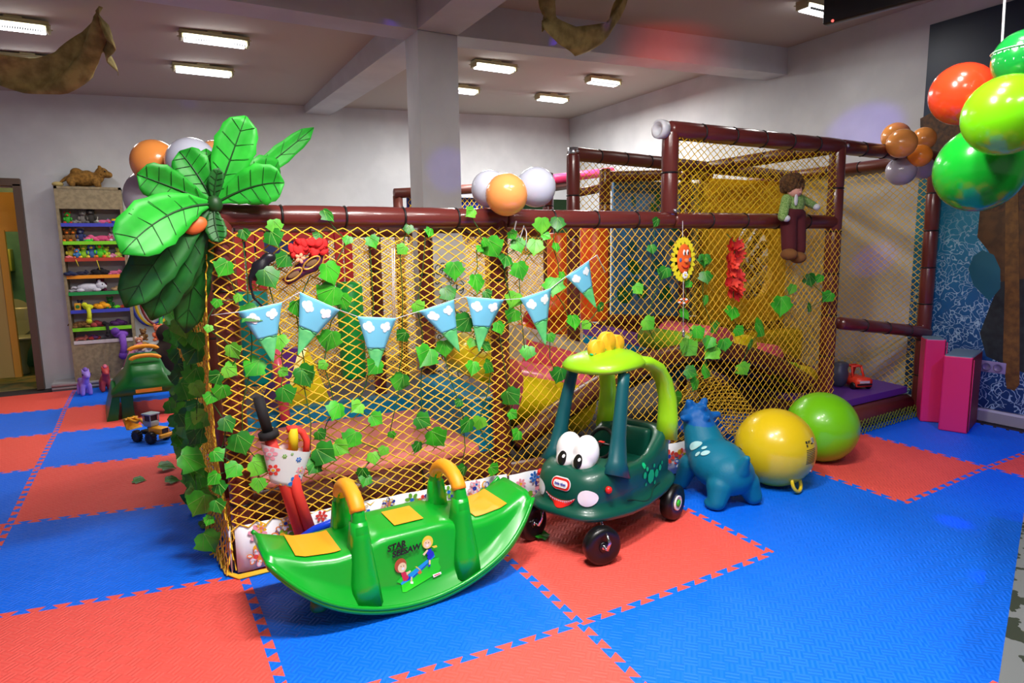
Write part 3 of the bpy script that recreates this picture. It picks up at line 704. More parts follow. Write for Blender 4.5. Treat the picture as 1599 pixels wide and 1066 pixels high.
# printed sheet fixed round the lower column
b = MB(); wm = mat('white_sheet', (224, 226, 222), .6)
b.box(((cL + cR) / 2, cF - .012, .85), (cR - cL + .02, .016, 1.1), wm)
dk = mat('sheet_scribble', (34, 52, 46), .6); R5 = random.Random(4)
for k in range(46):
    x_, z_ = R5.uniform(cL + .02, cR - .02), R5.uniform(.35, 1.22); r = R5.uniform(.012, .035)
    b.tube([(x_ + r * math.cos(t), cF - .0215, z_ + r * 1.2 * math.sin(t)) for t in [2 * PI * q / 10 for q in range(10)]], .0035, dk, 4, closed=True)
obj('column_wrap', b, label='white sheet with dark scribbled loops wrapped on the column', cat='wrap')
# the rest of the structure that stands farther back
p0, p1 = UY(614, 300, 4.1), UY(634, 298, 4.1)
FB = thing('far_slide', 'far slide tower with pink edge and blue net behind the column', 'slide', (2.3, 3.6, 0))
def fpart(n, mb, **k): return obj(n, mb, FB, **k)
b = MB(); a, c = UY(616, 302, 3.6), UY(772, 293, 3.6); b.tube([a, c], .05, PADD, 12); fpart('padded_rail', b)
for px in (621, 762):
    t = UY(px, 306, 3.62); b = MB(); b.tube([V((t.x, 3.62, 0)), t], .05, PADD, 12); fpart('padded_post', b)
a, c = UY(636, 306, 3.64), UY(770, 320, 3.64); b = MB(); b.box(((a.x + c.x) / 2, 3.66, a.z - .25), (c.x - a.x, .03, .5), mat('royal_blue_panel', (16, 50, 170), .5)); fpart('blue_panel', b)
b = MB(); net('n', lambda s, t: (a.x + s * (c.x - a.x), 3.63, a.z - .6 + .6 * t), 34, 18, r=.004, m=NETU, mb=b); fpart('rope_net', b)
a, c = UY(866, 279, 3.2), UY(956, 268, 3.2); b = MB()
b.tube([a, c], .05, mat('pink_slide_edge', (240, 60, 120), .4), 10); fpart('slide_edge', b, label='hot pink slide edge')
a2, c2 = UY(780, 300, 3.25), UY(885, 290, 3.25); b = MB(); b.tube([UY(800, 300, 3.25), UY(900, 285, 3.25)], .06, PADD, 10); b.tube([UY(905, 300, 3.25), UY(960, 290, 3.25)], .05, PADD, 10); fpart('padded_rail', b)
b = MB(); g0 = UY(850, 325, 3.3); b.box((g0.x + .1, 3.35, g0.z - .2), (.7, .04, .6), mat('dark_green_panel', (24, 84, 40), .5)); fpart('green_panel', b)
# ================================================================== IVY
LEAFM = [mat('ivy_leaf', (70, 190, 40), .42, vary=((44, 150, 30), 14)), mat('ivy_leaf_dark', (40, 140, 34), .42, vary=((26, 104, 24), 14)), mat('ivy_leaf_light', (120, 206, 60), .42, vary=((84, 180, 44), 14))]
VEIN = mat('ivy_vein', (150, 215, 100), .5); STEM = mat('ivy_stem', (36, 92, 30), .6)
IVY = [(0, 0), (.2, -.06), (.42, .04), (.46, .28), (.62, .36), (.46, .56), (.3, .72), (.1, .86), (0, 1.02)]
def ivy_leaf(b, p, size, n, up, m, fold=.25):
    """heart-shaped lobed leaf, stalk end at p, tip along up"""
    M = at(p, n, up) if False else Matrix.Translation(V(p)) @ place(n, up) @ Matrix.Rotation(-PI / 2, 4, 'Z')
    r = size; left = []; prof = [(x * r, (y - .04) * r) for x, y in IVY]
    vs, fs = [], []
    rows = 6
    # fan strips: midrib to edge, folded up at the midrib and curling at the rim
    for sgn in (-1, 1):
        o = len(vs)
        for x, y in prof:
            for k in (0, .5, 1):
                xx = x * k; yy = (y * k + (1 - k) * min(max(y, 0), r * .98)); z = fold * abs(xx) - .5 * (xx / r) ** 2 * r - .18 * (yy / r) ** 2 * r
                vs.append(V((sgn * xx, yy, z)))
        for i in range(len(prof) - 1):
            for k in range(2):
                q = (o + i * 3 + k, o + i * 3 + k + 1, o + i * 3 + k + 4, o + i * 3 + k + 3); fs.append(q if sgn > 0 else q[::-1])
    b.add(vs, fs, m, M)
    for sgn in (-1, 0, 1):
        e = V((sgn * .36 * r, (.62 if sgn else .9) * r, 0)); pts = []
        for t in (0, .33, .66, 1):
            q = e * t; q.z = fold * abs(q.x) - .5 * (q.x / r) ** 2 * r - .18 * (q.y / r) ** 2 * r + .0012; pts.append(M @ q)
        b.tube(pts, .0009, VEIN, 3, caps=False)
def vine(leaves, label, y=-.085, src=None):
    """leaves: (point, size)"""
    leaves = sorted(leaves, key=lambda q: -q[0].z)
    root = leaves[0][0] + V((0, .02, .03)); o = thing('ivy_strand', label, 'artificial ivy', root, group='artificial ivy strands')
    sb, lb = MB(), MB(); pts = [root]
    for p, s in leaves:
        q = p + V((rnd.uniform(-.01, .01), .014, 0)); mid = (pts[-1] + q) / 2 + V((rnd.uniform(-.02, .02), .0, 0)); pts += [mid, q]
        n = V((rnd.uniform(-.7, .4), -1, rnd.uniform(-.1, .8))); a = rnd.uniform(-1.0, 1.0); up = V((math.sin(a), rnd.uniform(-.2, .1), -math.cos(a)))
        k = rnd.random(); ivy_leaf(lb, p - up * s * .45, s, n, up, LEAFM[0] if k < .5 else LEAFM[1] if k < .75 else LEAFM[2], rnd.uniform(.05, .4))
    sb.tube(pts, .0022, STEM, 5); obj('stem', sb, o); obj('leaves', lb, o)
def LF(lst, sc, ox, oy, y=-.085):
    r = []
    for x, yy, s in lst:
        p = UY(ox + x / sc, oy + yy / sc, y + rnd.uniform(-.03, .01)); r.append((p, pxsize(p, s / sc) * .95, ox + x / sc))
    return r
L3 = [(100, 425, 110), (65, 620, 60), (20, 760, 50), (165, 885, 100), (150, 990, 100), (265, 975, 130), (180, 590, 60), (250, 680, 130), (430, 380, 100), (355, 480, 130), (390, 195, 90), (390, 260, 110), (700, 455, 140), (680, 580, 150), (770, 610, 100), (515, 650, 100), (420, 840, 100), (690, 830, 130), (560, 1010, 120), (650, 960, 60), (790, 270, 60), (930, 280, 80), (1090, 320, 70), (1240, 225, 60), (680, 135, 90), (1350, 570, 100), (1215, 920, 140), (1330, 870, 100), (930, 970, 110), (1080, 1050, 100), (1090, 800, 80), (440, 1000, 60), (220, 240, 70), (620, 250, 60), (1130, 210, 60), (1190, 640, 80)]
L4 = [(70, 95, 80), (360, 105, 90), (440, 30, 90), (565, 175, 90), (660, 160, 70), (750, 210, 70), (855, 55, 85), (955, 215, 80), (1110, 140, 40), (1140, 240, 80), (1200, 230, 70), (1020, 290, 100), (930, 335, 60), (640, 300, 90), (530, 360, 110), (600, 335, 80), (160, 320, 110), (100, 235, 80), (245, 415, 100), (235, 500, 70), (120, 435, 80), (70, 510, 70), (60, 590, 70), (1345, 110, 90), (1350, 190, 50), (1360, 280, 60), (1270, 430, 60), (1120, 440, 70), (15, 655, 50), (690, 450, 60), (740, 380, 60), (510, 280, 60), (820, 280, 40), (700, 480, 60), (470, 420, 80), (780, 350, 50), (40, 30, 70), (20, 120, 60), (60, 370, 70), (30, 470, 70)]
L5 = [(105, 440, 110), (220, 510, 110), (320, 310, 130), (375, 390, 90), (460, 300, 90), (430, 240, 60), (470, 440, 110), (550, 310, 100), (590, 190, 100), (675, 180, 90), (610, 250, 60), (190, 115, 70), (1225, 170, 60), (665, 310, 60), (655, 530, 120), (695, 470, 60), (425, 690, 90), (430, 600, 100), (350, 755, 80), (290, 570, 60), (150, 730, 120), (200, 840, 60), (285, 860, 70), (200, 980, 90), (310, 965, 90), (510, 895, 90), (685, 1020, 100), (760, 725, 90), (835, 740, 60), (640, 810, 60), (920, 640, 60), (1120, 540, 70), (1200, 320, 60), (1270, 450, 80), (1180, 730, 90), (1380, 680, 80), (1390, 860, 100), (1440, 780, 80), (1410, 1000, 80), (1490, 380, 60), (1400, 510, 50), (280, 280, 60), (240, 320, 50)]
L7 = [(265, 660, 60), (270, 730, 60), (270, 825, 50), (375, 880, 70), (585, 850, 90), (505, 940, 90), (705, 740, 60), (745, 735, 40), (630, 780, 50), (785, 810, 55), (705, 855, 45), (240, 960, 60), (310, 940, 60), (285, 1000, 60), (350, 1010, 60), (465, 1010, 50), (410, 950, 50)]
L8 = [(1083, 600, 24), (1058, 625, 28), (1105, 580, 26), (1160, 576, 24), (1110, 550, 30), (1078, 545, 30)]
ALL = LF(L3, 3.5525, 320, 300) + LF(L4, 2.806, 320, 580) + LF(L5, 3.552, 680, 300) + LF(L7, 2.664, 1000, 160) + LF(L8, 1, 0, 0)
bins = [(0, 372, 'ivy strand hanging down the front left corner post'), (372, 412, 'ivy strand hanging over the leftmost pennant'), (412, 452, 'ivy strand hanging beside the carnival mask'), (452, 500, 'ivy strand hanging over the second pennant from the left'), (500, 545, 'ivy strand with large leaves right of the carnival mask'), (545, 600, 'ivy strand hanging behind the third pennant'), (600, 650, 'ivy strand hanging between the third and fourth pennants'), (650, 690, 'ivy strand hanging behind the fourth pennant'), (690, 730, 'ivy strand hanging between the fourth and fifth pennants'), (730, 775, 'ivy strand hanging behind the fifth pennant'), (775, 812, 'leafy ivy strand on the brown middle post below the balloons'), (812, 855, 'ivy strand hanging right of the middle post'), (855, 905, 'ivy strand hanging over the pennant nearest the sun face'), (905, 1010, 'ivy strand hanging behind the roof of the ride-on car'), (1010, 1068, 'ivy strand hanging from the front rail left of the sun face'), (1068, 1092, 'ivy strand hanging below the sun face'), (1092, 1135, 'ivy strand hanging between the sun face and the red flower garland'), (1135, 1200, 'ivy strand hanging below the red flower garland'), (1200, 1245, 'ivy strand hanging under the rag doll'), (1245, 1330, 'ivy strand hanging by the right front post')]
for x0_, x1_, lab in bins:
    l = [(p, s) for p, s, x in ALL if x0_ <= x < x1_]
    if l: vine(l, lab)
# ivy down the left side net
for k, (ya, yb2, lab) in enumerate(((.05, .35, 'ivy strand on the left side net nearest the front corner'), (.35, .8, 'second ivy strand from the front on the left side net'), (.8, 1.3, 'ivy strand over the middle of the left side net'), (1.3, 1.9, 'farthest ivy strand on the left side net by the toy slide'))):
    l = []
    for q in range((12, 17, 20, 22)[k]):
        z = .06 + 1.08 * (q + rnd.random()) / (12, 17, 20, 22)[k]; l.append((V((-.1 - .012 * k - rnd.uniform(0, .04) - .06 * max(0, .5 - abs(z - .35)), rnd.uniform(ya, yb2), z)), rnd.uniform(.075, .12)))
    vine(l, lab)
# loose leaves on the floor
for px, py, s, lab in ((218, 746, .07, 'single fallen ivy leaf lying farthest left on the red mat'), (270, 748, .08, 'fallen ivy leaf lying right of the other one on the red mat'), (262, 728, .1, 'large fallen ivy leaf at the foot of the left ivy'), (326, 816, .08, 'dark fallen ivy leaf on the blue mat beside the skirt corner'), (846, 832, .09, 'fallen ivy leaf on the red mat beside the front wheel of the car')):
    p = UZ(px, py, .02); b = MB(); ivy_leaf(b, p - V((s * .45, 0, 0)), s, (rnd.uniform(-.2, .2), -.25, 1), (1, rnd.uniform(-.3, .3), 0), LEAFM[1], .4)
    zmin = min(v.z for v in b.v); b.v = [v - V((0, 0, zmin - .001)) for v in b.v]; obj('ivy_leaf', b, label=lab, cat='artificial leaf', group='fallen ivy leaves')

# ================================================================== PALM CROWN at the corner
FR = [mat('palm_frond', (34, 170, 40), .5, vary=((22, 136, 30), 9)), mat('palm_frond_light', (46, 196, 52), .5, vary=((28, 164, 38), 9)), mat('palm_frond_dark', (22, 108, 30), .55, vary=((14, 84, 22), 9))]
RIB = mat('frond_rib', (24, 70, 24), .5)
PB = V((-.02, -.07, ZP + .04))
PALM = thing('palm_crown', 'artificial palm crown of broad glossy fronds tied to the front left corner', 'artificial palm', PB)
def frond(tip, width, ydep, m, sag=0.0, roll=0.0, base=None, mid=None, wpos=.68):
    B = base or PB; T_ = UY(tip[0], tip[1], ydep); Mp = (B + T_) / 2 + V((0, 0, sag)) if mid is None else UY(mid[0], mid[1], (B.y + ydep) / 2)
    n = 12; P = []
    for i in range(n + 1):
        t = i / n; P.append(B * (1 - t) ** 2 + (2 * Mp - (B + T_) / 2) * 2 * t * (1 - t) + T_ * t * t)
    L = (T_ - B).length; w = pxsize((B + T_) / 2, width) / 2; view = (V(CAM) - (B + T_) / 2).normalized(); rows = []
    for i, p in enumerate(P):
        t = i / n; d = (P[min(i + 1, n)] - P[max(i - 1, 0)]).normalized(); s = d.cross(view).normalized(); nn = s.cross(d).normalized()
        s = (s * math.cos(roll) + nn * math.sin(roll)); nn = s.cross(d)
        a = t / wpos if t < wpos else 1 - (t - wpos) / (1 - wpos)
        hw = w * (.05 + .95 * math.sin(PI / 2 * min(1, max(a, 0))) ** (1.15 if t < wpos else .42)) * (1 + .05 * math.sin(31 * t))
        rows.append([p + s * (hw * k) + nn * (hw * (.34 * abs(k) - .08 * k * k + .05 * math.sin(17 * t + 3 * k) * abs(k)) * (1 if True else 0)) for k in (-1, -.66, -.33, 0, .33, .66, 1)])
    b = MB(); b.sheet(rows, m, th=.0025); b.tube([r[3] + (V(CAM) - r[3]).normalized() * .003 for r in rows], [.005 - .004 * i / n for i in range(n + 1)], RIB, 5)
    for i in range(2, n - 1, 2):
        for e in (0, 6): b.tube([rows[i][3] + (V(CAM) - rows[i][3]).normalized() * .003, rows[min(i + 1, n)][e].lerp(rows[min(i + 1, n)][3], .15) + (V(CAM) - rows[i][3]).normalized() * .003], .0012, RIB, 3, caps=False)
    obj('frond', b, PALM)
frond((384, 181), 60, -.1, FR[1], wpos=.66); frond((490, 199), 30, .15, FR[0], mid=(412, 262)); frond((444, 285), 62, -.15, FR[1], mid=(392, 292)); frond((438, 270), 56, .05, FR[0], mid=(396, 278))
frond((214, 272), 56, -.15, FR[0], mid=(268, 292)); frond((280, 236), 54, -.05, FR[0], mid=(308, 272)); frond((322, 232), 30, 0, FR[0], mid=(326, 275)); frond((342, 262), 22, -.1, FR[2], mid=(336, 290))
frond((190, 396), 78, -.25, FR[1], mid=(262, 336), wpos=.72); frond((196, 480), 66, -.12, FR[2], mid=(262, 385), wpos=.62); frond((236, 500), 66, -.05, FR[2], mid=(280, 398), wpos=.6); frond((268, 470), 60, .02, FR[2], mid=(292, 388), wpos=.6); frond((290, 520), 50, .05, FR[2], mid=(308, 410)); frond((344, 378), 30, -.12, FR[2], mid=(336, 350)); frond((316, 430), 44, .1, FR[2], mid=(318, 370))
b = MB(); b.ell(PB, (.03, .03, .035), RIB); obj('crown_knot', b, PALM)
b = MB(); q = UY(305, 352, -.1); b.ell(q, (.045, .02, .03), mat('dried_orange_frond', (226, 110, 50), .5), rot=(0, -.5, 0)); obj('dry_frond', b, PALM, label='small orange frond')

# ================================================================== BALLOONS
def balloon(px, py, rp, y, rgb, label, group, dist=None, aspect=1.0, tail=(0, 0, -1), rough=.22, name='balloon', extra=None):
    p = UY(px, py, y) if dist is None else UD(px, py, dist); r = pxsize(p, rp)
    o = thing(name, label, 'balloon', p, group=group); t = V(tail).normalized(); M = place(-t, (1, 0.01, 0.02))
    m = mat('latex_%d_%d_%d' % rgb, rgb, rough, coat=.5, spec=.4)
    prof = []
    for i in range(19):
        a = PI * i / 18; z = -math.cos(a); x = math.sin(a)
        if z < 0: z *= 1.06
        prof.append((max(x * r * (1 if z > 0 else (1 - .05 * z * z)), 0), z * r * aspect))
    b = MB(); b.lathe(prof, m, 32, M); obj('skin', b, o, local=True)
    b = MB(); b.lathe([(0, -r * 1.055 * aspect), (r * .05, -r * 1.06 * aspect), (r * .035, -r * 1.09 * aspect), (r * .1, -r * 1.16 * aspect), (0, -r * 1.13 * aspect)], m, 12, M); obj('knot', b, o, local=True)
    return o, p, r
G1 = 'balloons behind the palm crown'; OR = (255, 160, 78); WH = (204, 208, 226)
balloon(242, 254, 35, .55, OR, 'orange balloon at the left behind the palm fronds', G1, tail=(.7, 0, -.7)); balloon(300, 255, 39, .38, WH, 'pearl white balloon upper right behind the palm fronds', G1, tail=(0, 0, -1)); balloon(336, 246, 26, .62, (255, 176, 110), 'pale orange balloon half hidden behind the upright palm frond', G1); balloon(242, 308, 44, .72, (196, 196, 200), 'big pale grey balloon low behind the left palm fronds', G1, tail=(1, 0, .1)); balloon(322, 300, 22, .5, OR, 'small orange balloon low behind the middle of the palm crown', G1)
G2 = 'balloons on the middle of the front rail'
balloon(765, 295, 29, .0, WH, 'pearl white balloon left of the orange one on the front rail', G2, tail=(1, 0, -.4)); balloon(837, 292, 31, .0, WH, 'pearl white balloon right of the orange one on the front rail', G2, tail=(-1, 0, -.3)); balloon(791, 304, 33, -.14, (255, 164, 92), 'orange balloon in front of the two pearl ones on the front rail', G2, tail=(.1, 1, .1))
G3 = 'balloons on the upper right corner of the play frame'; O3 = (255, 168, 84); GY = (176, 172, 186)
balloon(1399, 213, 21, .1, O3, 'orange balloon at the upper left of the small corner cluster', G3, tail=(.5, .3, -.7)); balloon(1442, 217, 18, .05, O3, 'orange balloon at the upper right of the small corner cluster', G3, tail=(-.6, .2, -.6)); balloon(1408, 224, 22, -.1, O3, 'largest orange balloon in front of the small corner cluster', G3, tail=(.4, .8, -.2)); balloon(1437, 243, 17, -.1, (255, 150, 50), 'small orange balloon lowest of the orange ones in the corner cluster', G3, tail=(-.4, .8, .2)); balloon(1407, 267, 22, .02, GY, 'smoky grey balloon at the lower left of the corner cluster', G3, tail=(.5, .1, .9)); balloon(1441, 262, 17, .04, GY, 'smoky grey balloon at the lower right of the corner cluster', G3, tail=(-.6, .1, .8))
G4 = 'large balloons hanging at the right edge'
c4 = UD(1560, 200, 2.62)
def tl4(px, py, d): return tuple(c4 - UD(px, py, d))
balloon(1503, 147, 46, 0, (236, 66, 30), 'big red balloon in the right edge cluster', G4, dist=2.75, tail=tl4(1503, 147, 2.75), aspect=1.04)
balloon(1530, 264, 63, 0, (20, 172, 44), 'big dark green balloon lowest in the right edge cluster', G4, dist=2.66, tail=tl4(1530, 264, 2.66), aspect=1.04)
balloon(1572, 180, 61, 0, (120, 224, 16), 'big lime balloon in front of the right edge cluster', G4, dist=2.42, tail=(.6, .7, .2))
o, p, r = balloon(1600, 92, 44, 0, (22, 150, 60), 'dark green balloon with a white printed zigzag band cut off by the right edge', G4, dist=2.6, tail=(0, .3, -1))
b = MB(); zb_ = mat('balloon_print', (190, 226, 214), .4)
for k in range(24):
    a0, a1, am = 2 * PI * k / 24, 2 * PI * (k + .8) / 24, 2 * PI * (k + .4) / 24
    def sp_(a, z): return V((math.cos(a) * math.sqrt(max(0, r * r - z * z)) * 1.006, math.sin(a) * math.sqrt(max(0, r * r - z * z)) * 1.006, z))
    b.add([sp_(a0, .02), sp_(a1, .02), sp_(am, -.015)], [(2, 1, 0)], zb_, None, False)
b.tube([V((math.cos(2 * PI * k / 32) * r * 1.0, math.sin(2 * PI * k / 32) * r * 1.0, .024)) for k in range(32)], .002, zb_, 4, closed=True); obj('zigzag_print', b, o, local=True)
# ribbon that carries the large cluster
b = MB(); b.tube([c4, c4 + V((.02, .02, .2)), V((c4.x, c4.y + .04, cz(c4.x) - .004))], .004, mat('ribbon_white', (220, 220, 226), .5), 5); b.ell(c4, .02, mat('ribbon_white', (220, 220, 226), .5)); obj('ribbon', b, label='white ribbon holding the large balloons from the ceiling', cat='ribbon')

# ================================================================== BUNTING (plain sky-and-grass flags)
SKY = mat('flag_sky', (120, 206, 240), .6); GRASS = mat('flag_grass', (110, 214, 130), .6, vary=((90, 200, 120), 30)); CLD = mat('flag_cloud', (240, 246, 252), .6); STR = mat('white_ribbon', (226, 226, 236), .5); LINE = mat('flag_line', (40, 110, 70), .6)
FLAGS = [((372, 487), (440, 472), (427, 567)), ((468, 456), (530, 484), (465, 555)), ((558, 494), (618, 497), (586, 587)), ((654, 486), (708, 468), (718, 550)), ((728, 463), (786, 468), (748, 549)), ((812, 466), (860, 450), (852, 539)), ((883, 432), (919, 407), (931, 481))]
YF = -.125
BUN = thing('bunting', 'pennant bunting with sky blue and green flags strung across the front net', 'bunting', (0.8, YF, 1.0))
b = MB(); pts = [UY(330, 492, YF + .03)]
for tl_, tr_, tp in FLAGS:
    pts += [UY(*tl_, YF + .004), UY(*tr_, YF + .004)]
pts += [UY(932, 398, YF + .02), UY(945, 425, YF + .04)]
b.tube(pts, .004, STR, 5, flat=.4); b.tube([UY(616, 388, YF + .03), UY(615, 440, YF + .02), UY(617, 496, YF + .01)], .004, STR, 5, flat=.4); b.tube([UY(612, 388, YF + .03), UY(613, 440, YF + .02), UY(614, 496, YF + .01)], .004, STR, 5, flat=.4)
obj('ribbon', b, BUN)
flab = ['leftmost pennant, partly under an ivy leaf', 'second pennant, tilted to the left', 'third pennant hanging straight down', 'fourth pennant, tilted to the right', 'fifth pennant beside the middle post', 'sixth pennant right of the middle post', 'highest pennant, nearest the sun face']
for (tl_, tr_, tp), fl in zip(FLAGS, flab):
    A_, B_, C_ = UY(*tl_, YF), UY(*tr_, YF), UY(*tp, YF + .01); b = MB()
    n = 14; rows = []
    def Q(u, v):                                  # v from top to tip
        p = A_.lerp(B_, u).lerp(C_, v); p = p + V((0, -.008 * math.sin(PI * u) * (1 - v) - .004 * math.sin(5 * v + 2 * u), 0)); return p
    for v0, v1, m in ((0, .53, SKY), (.53, 1.0, GRASS)):
        b.sheet([[Q(i / 6, v0 + (v1 - v0) * k / n) for i in range(7)] for k in range(n + 1)], m, th=.0015)
    dn = V((0, -.0022, 0))
    for u0, v0, rr_ in ((.16, .16, .13), (.26, .12, .12), (.34, .18, .1), (.66, .14, .1), (.78, .12, .12), (.86, .17, .08), (.24, .2, .12), (.76, .19, .11)):
        vs, fs = disc2(rr_ * .75, rr_ * .5, 10); b.add([Q(min(.99, max(.01, u0 + x)), min(.5, max(.012, v0 + y_))) + dn for x, y_ in vs], fs[::-1], CLD, None, False); dn = dn + V((0, -.0002, 0))
    b.tube([Q(u, .53 + .02 * math.sin(9 * u)) + V((0, -.0024, 0)) for u in (0.02, .2, .4, .6, .8, .98)], .0016, LINE, 4)
    obj('pennant', b, BUN, label=fl)
# white ribbon ends under the middle balloons
b = MB(); b.tube([UY(806, 345, -.06), UY(803, 358, -.09), UY(812, 372, -.1), UY(818, 352, -.08), UY(822, 362, -.1), UY(821, 392, -.1)], .004, STR, 5, flat=.4); obj('ribbon', b, label='loose white ribbon ends below the balloons on the front rail', cat='ribbon')

# ================================================================== SUN FACE, FLOWER GARLAND, MASK, RAG DOLL
ys = -.13
sc_ = UY(1067, 405, ys); rx, rz = pxsize(sc_, 21), pxsize(sc_, 31)
SUN = thing('sun_face', 'smiling orange and yellow sun face hanging on a string from the front rail', 'decoration', sc_)
def su(px, py, d=0): return UY(px, py, ys - d) - sc_
yel = mat('felt_yellow', (250, 236, 40), .8); org = mat('felt_orange', (250, 106, 30), .8); fwh = mat('felt_white', (250, 250, 250), .7); fbk = mat('felt_black', (20, 20, 24), .6); fbl = mat('felt_blue', (90, 110, 170), .7); fre = mat('felt_red', (206, 24, 24), .7)
FRM = at((0, 0, 0), (0, -1, 0), (1, 0, 0))
b = MB()
for k in range(26):
    a0 = 2 * PI * k / 26; ca, sa = math.cos(a0), math.sin(a0); c0 = V((ca * rx * .84, sa * rz * .88, .0015 * (k % 2))); 
    vs, fs = disc2(.028, .0125, 10, 0, 0, math.atan2(sa * rz, ca * rx)); b.add([FRM @ (c0 + V((x, y_, 0))) for x, y_ in vs] + [FRM @ (c0 + V((x, y_, -.004))) for x, y_ in vs], fs + [tuple(len(vs) + i for i in f[::-1]) for f in fs], yel, None, False)
b.plate([(rx * .84 * math.cos(2 * PI * k / 40), rz * .88 * math.sin(2 * PI * k / 40)) for k in range(40)], .006, yel, FRM); obj('petals', b, SUN, local=True)
b = MB(); b.ell((0, -.006, .004), (rx * .68, .012, rz * .74), org, 30, 14); obj('face', b, SUN, local=True)
b = MB(); b.ell((0, -.024, -.006), .013, mat('felt_nose', (255, 130, 70), .7)); obj('nose', b, SUN, local=True)
for s_ in (-1, 1):
    b = MB(); b.ell((s_ * .012, -.019, .038), (.0085, .004, .016), fwh); b.ell((s_ * .012 + .002, -.0225, .035), (.0045, .002, .009), fbk); obj('eye', b, SUN, local=True)
    b = MB(); b.ell((s_ * .034, -.0155, -.002), (.01, .003, .012), fbl); obj('cheek', b, SUN, local=True)
b = MB(); b.tube([(.027 * math.sin(t), -.0185, -.022 - .024 * math.cos(t)) for t in (-1.2, -.8, -.4, 0, .4, .8, 1.2)], .003, fre, 6); obj('mouth', b, SUN, local=True)
b = MB()
for k in range(7): b.ell((.013 * math.cos(k * .9), -.017, -.085 + .013 * math.sin(k * .9)), (.008, .003, .008), fwh)
b.ell((0, -.02, -.085), .005, yel); obj('daisy', b, SUN, local=True)
b = MB(); b.tube([su(1066, 345, -.05), su(1066, 372), V((0, .004, 0)), su(1067, 440), su(1067, 522)], .002, STR, 5); b.tube([su(1067, 514), su(1067, 526)], .008, mat('silver_bell', (200, 200, 206), .25, metal=.9), 10); obj('string', b, SUN, local=True)
b = MB()
for k in range(9): b.ell(su(1067, 470) + V((.03 * math.cos(k * .7), 0, .012 * math.sin(k * .7))), (.012, .003, .006), fwh if k % 2 else org)
obj('paper_flower', b, SUN, local=True)

gt, gb = UY(1147, 378, -.12), UY(1145, 464, -.12)
redp = [mat('red_petal', (240, 70, 50), .6), mat('red_petal_dark', (206, 40, 36), .6)]
GAR = thing('flower_garland', 'hanging garland of coral red paper flowers on the front net', 'garland', gb)
b = MB(); w0 = pxsize(gt, 12)
for k in range(52):
    t = k / 52; c = gt.lerp(gb, t) + V((rnd.uniform(-1, 1) * w0 * (.45 + .55 * math.sin(PI * (t * .85 + .12))), rnd.uniform(-.03, .03), 0)); fr_ = at(c, (rnd.uniform(-.6, .4), -1, rnd.uniform(-.5, .6)), (1, 0, 0)); m = redp[k % 3 == 0]
    for q in range(5):
        vs, fs = disc2(.017, .011, 8, .017 * math.cos(q * 1.257), .017 * math.sin(q * 1.257), q * 1.257); b.add([fr_ @ V((x, y_, .5 * (x * x + y_ * y_) * 20 + .001 * q)) for x, y_ in vs], fs, m)
obj('flowers', b, GAR); b = MB(); b.tube([gt + V((0, .06, .05)), gt, gb], .003, STEM, 5); obj('stem', b, GAR)

mc = UY(478, 412, -.1); MS = thing('carnival_mask', 'purple carnival mask with gold rims and red feathers behind the net', 'mask', mc)
pm = mat('mask_purple', (74, 26, 96), .5, vary=((110, 24, 70), 60)); gold = mat('mask_gold', (226, 170, 70), .35, metal=.6); feath = mat('red_feather', (226, 36, 36), .8)
MF = Matrix.Rotation(.0, 4, 'Y')
def mk(px, py): return UY(px, py, -.1) - mc
out = [mk(*p) for p in ((438, 436), (452, 426), (460, 414), (474, 404), (494, 396), (508, 390), (504, 410), (496, 424), (478, 430), (466, 438), (450, 446))]
cen = sum(out, V((0, 0, 0))) / len(out); n = len(out)
b = MB(); b.add(out + [cen + V((0, -.03, 0))] + [p + V((0, .006, 0)) for p in out], [(i, (i + 1) % n, n) for i in range(n)] + [(i, n + 1 + i, n + 1 + (i + 1) % n, (i + 1) % n) for i in range(n)], pm, None, True)
obj('mask_face', b, MS, local=True)
b = MB(); b.tube(out, .004, gold, 5, closed=True)
for ex, ey in ((484, 410), (456, 428)):
    c = mk(ex, ey); b.tube([c + V((.034 * math.cos(t), -.032 + .0 * t, .019 * math.sin(t) + .018 * math.cos(t))) for t in [2 * PI * k / 16 for k in range(16)]], .004, gold, 5, closed=True)
obj('gold_rim', b, MS, local=True)
b = MB()
for ex, ey in ((484, 410), (456, 428)):
    b = MB(); c = mk(ex, ey); b.ell(c + V((0, -.026, 0)), (.026, .003, .013), mat('mask_eyehole', (120, 90, 60), .8), rot=(0, -.4, 0)); obj('eye_opening', b, MS, local=True)
b = MB()
for k in range(40):
    px, py = rnd.uniform(452, 506), rnd.uniform(376, 398); c = mk(px, py); b.ell(c + V((0, -.01 - rnd.random() * .02, 0)), (.022, .004, .012), feath, 7, 5, rot=(0, rnd.uniform(-1.5, 1.5), 0))
for k in range(5): b.ell(mk(466, 403) + V((.012 * math.cos(k * 1.25), -.035, .012 * math.sin(k * 1.25))), (.01, .003, .007), mat('mask_flower', (255, 170, 130), .6), 8, 5, rot=(0, -k * 1.25, 0))
obj('feathers', b, MS, local=True)
tc = UY(407, 420, -.09); b = MB(); bkp = mat('black_rubber', (26, 24, 32), .35)
b2 = lambda q: (q.ell(tc, (.03, .022, .055), bkp, rot=(0, .4, 0)), q.ell(tc + V((.035, 0, .045)), (.03, .02, .022), bkp), q.tube([tc + V((-.02, 0, .03)), tc + V((-.045, 0, -.04)), tc + V((-.035, 0, -.11)), tc + V((.015, 0, -.17))], [.01, .009, .008, .007], bkp, 8))
b = blob_mb(b2, bkp, .008, 4); obj('toy_lizard', b, label='black rubber toy with a long thin tail left of the carnival mask', cat='toy')

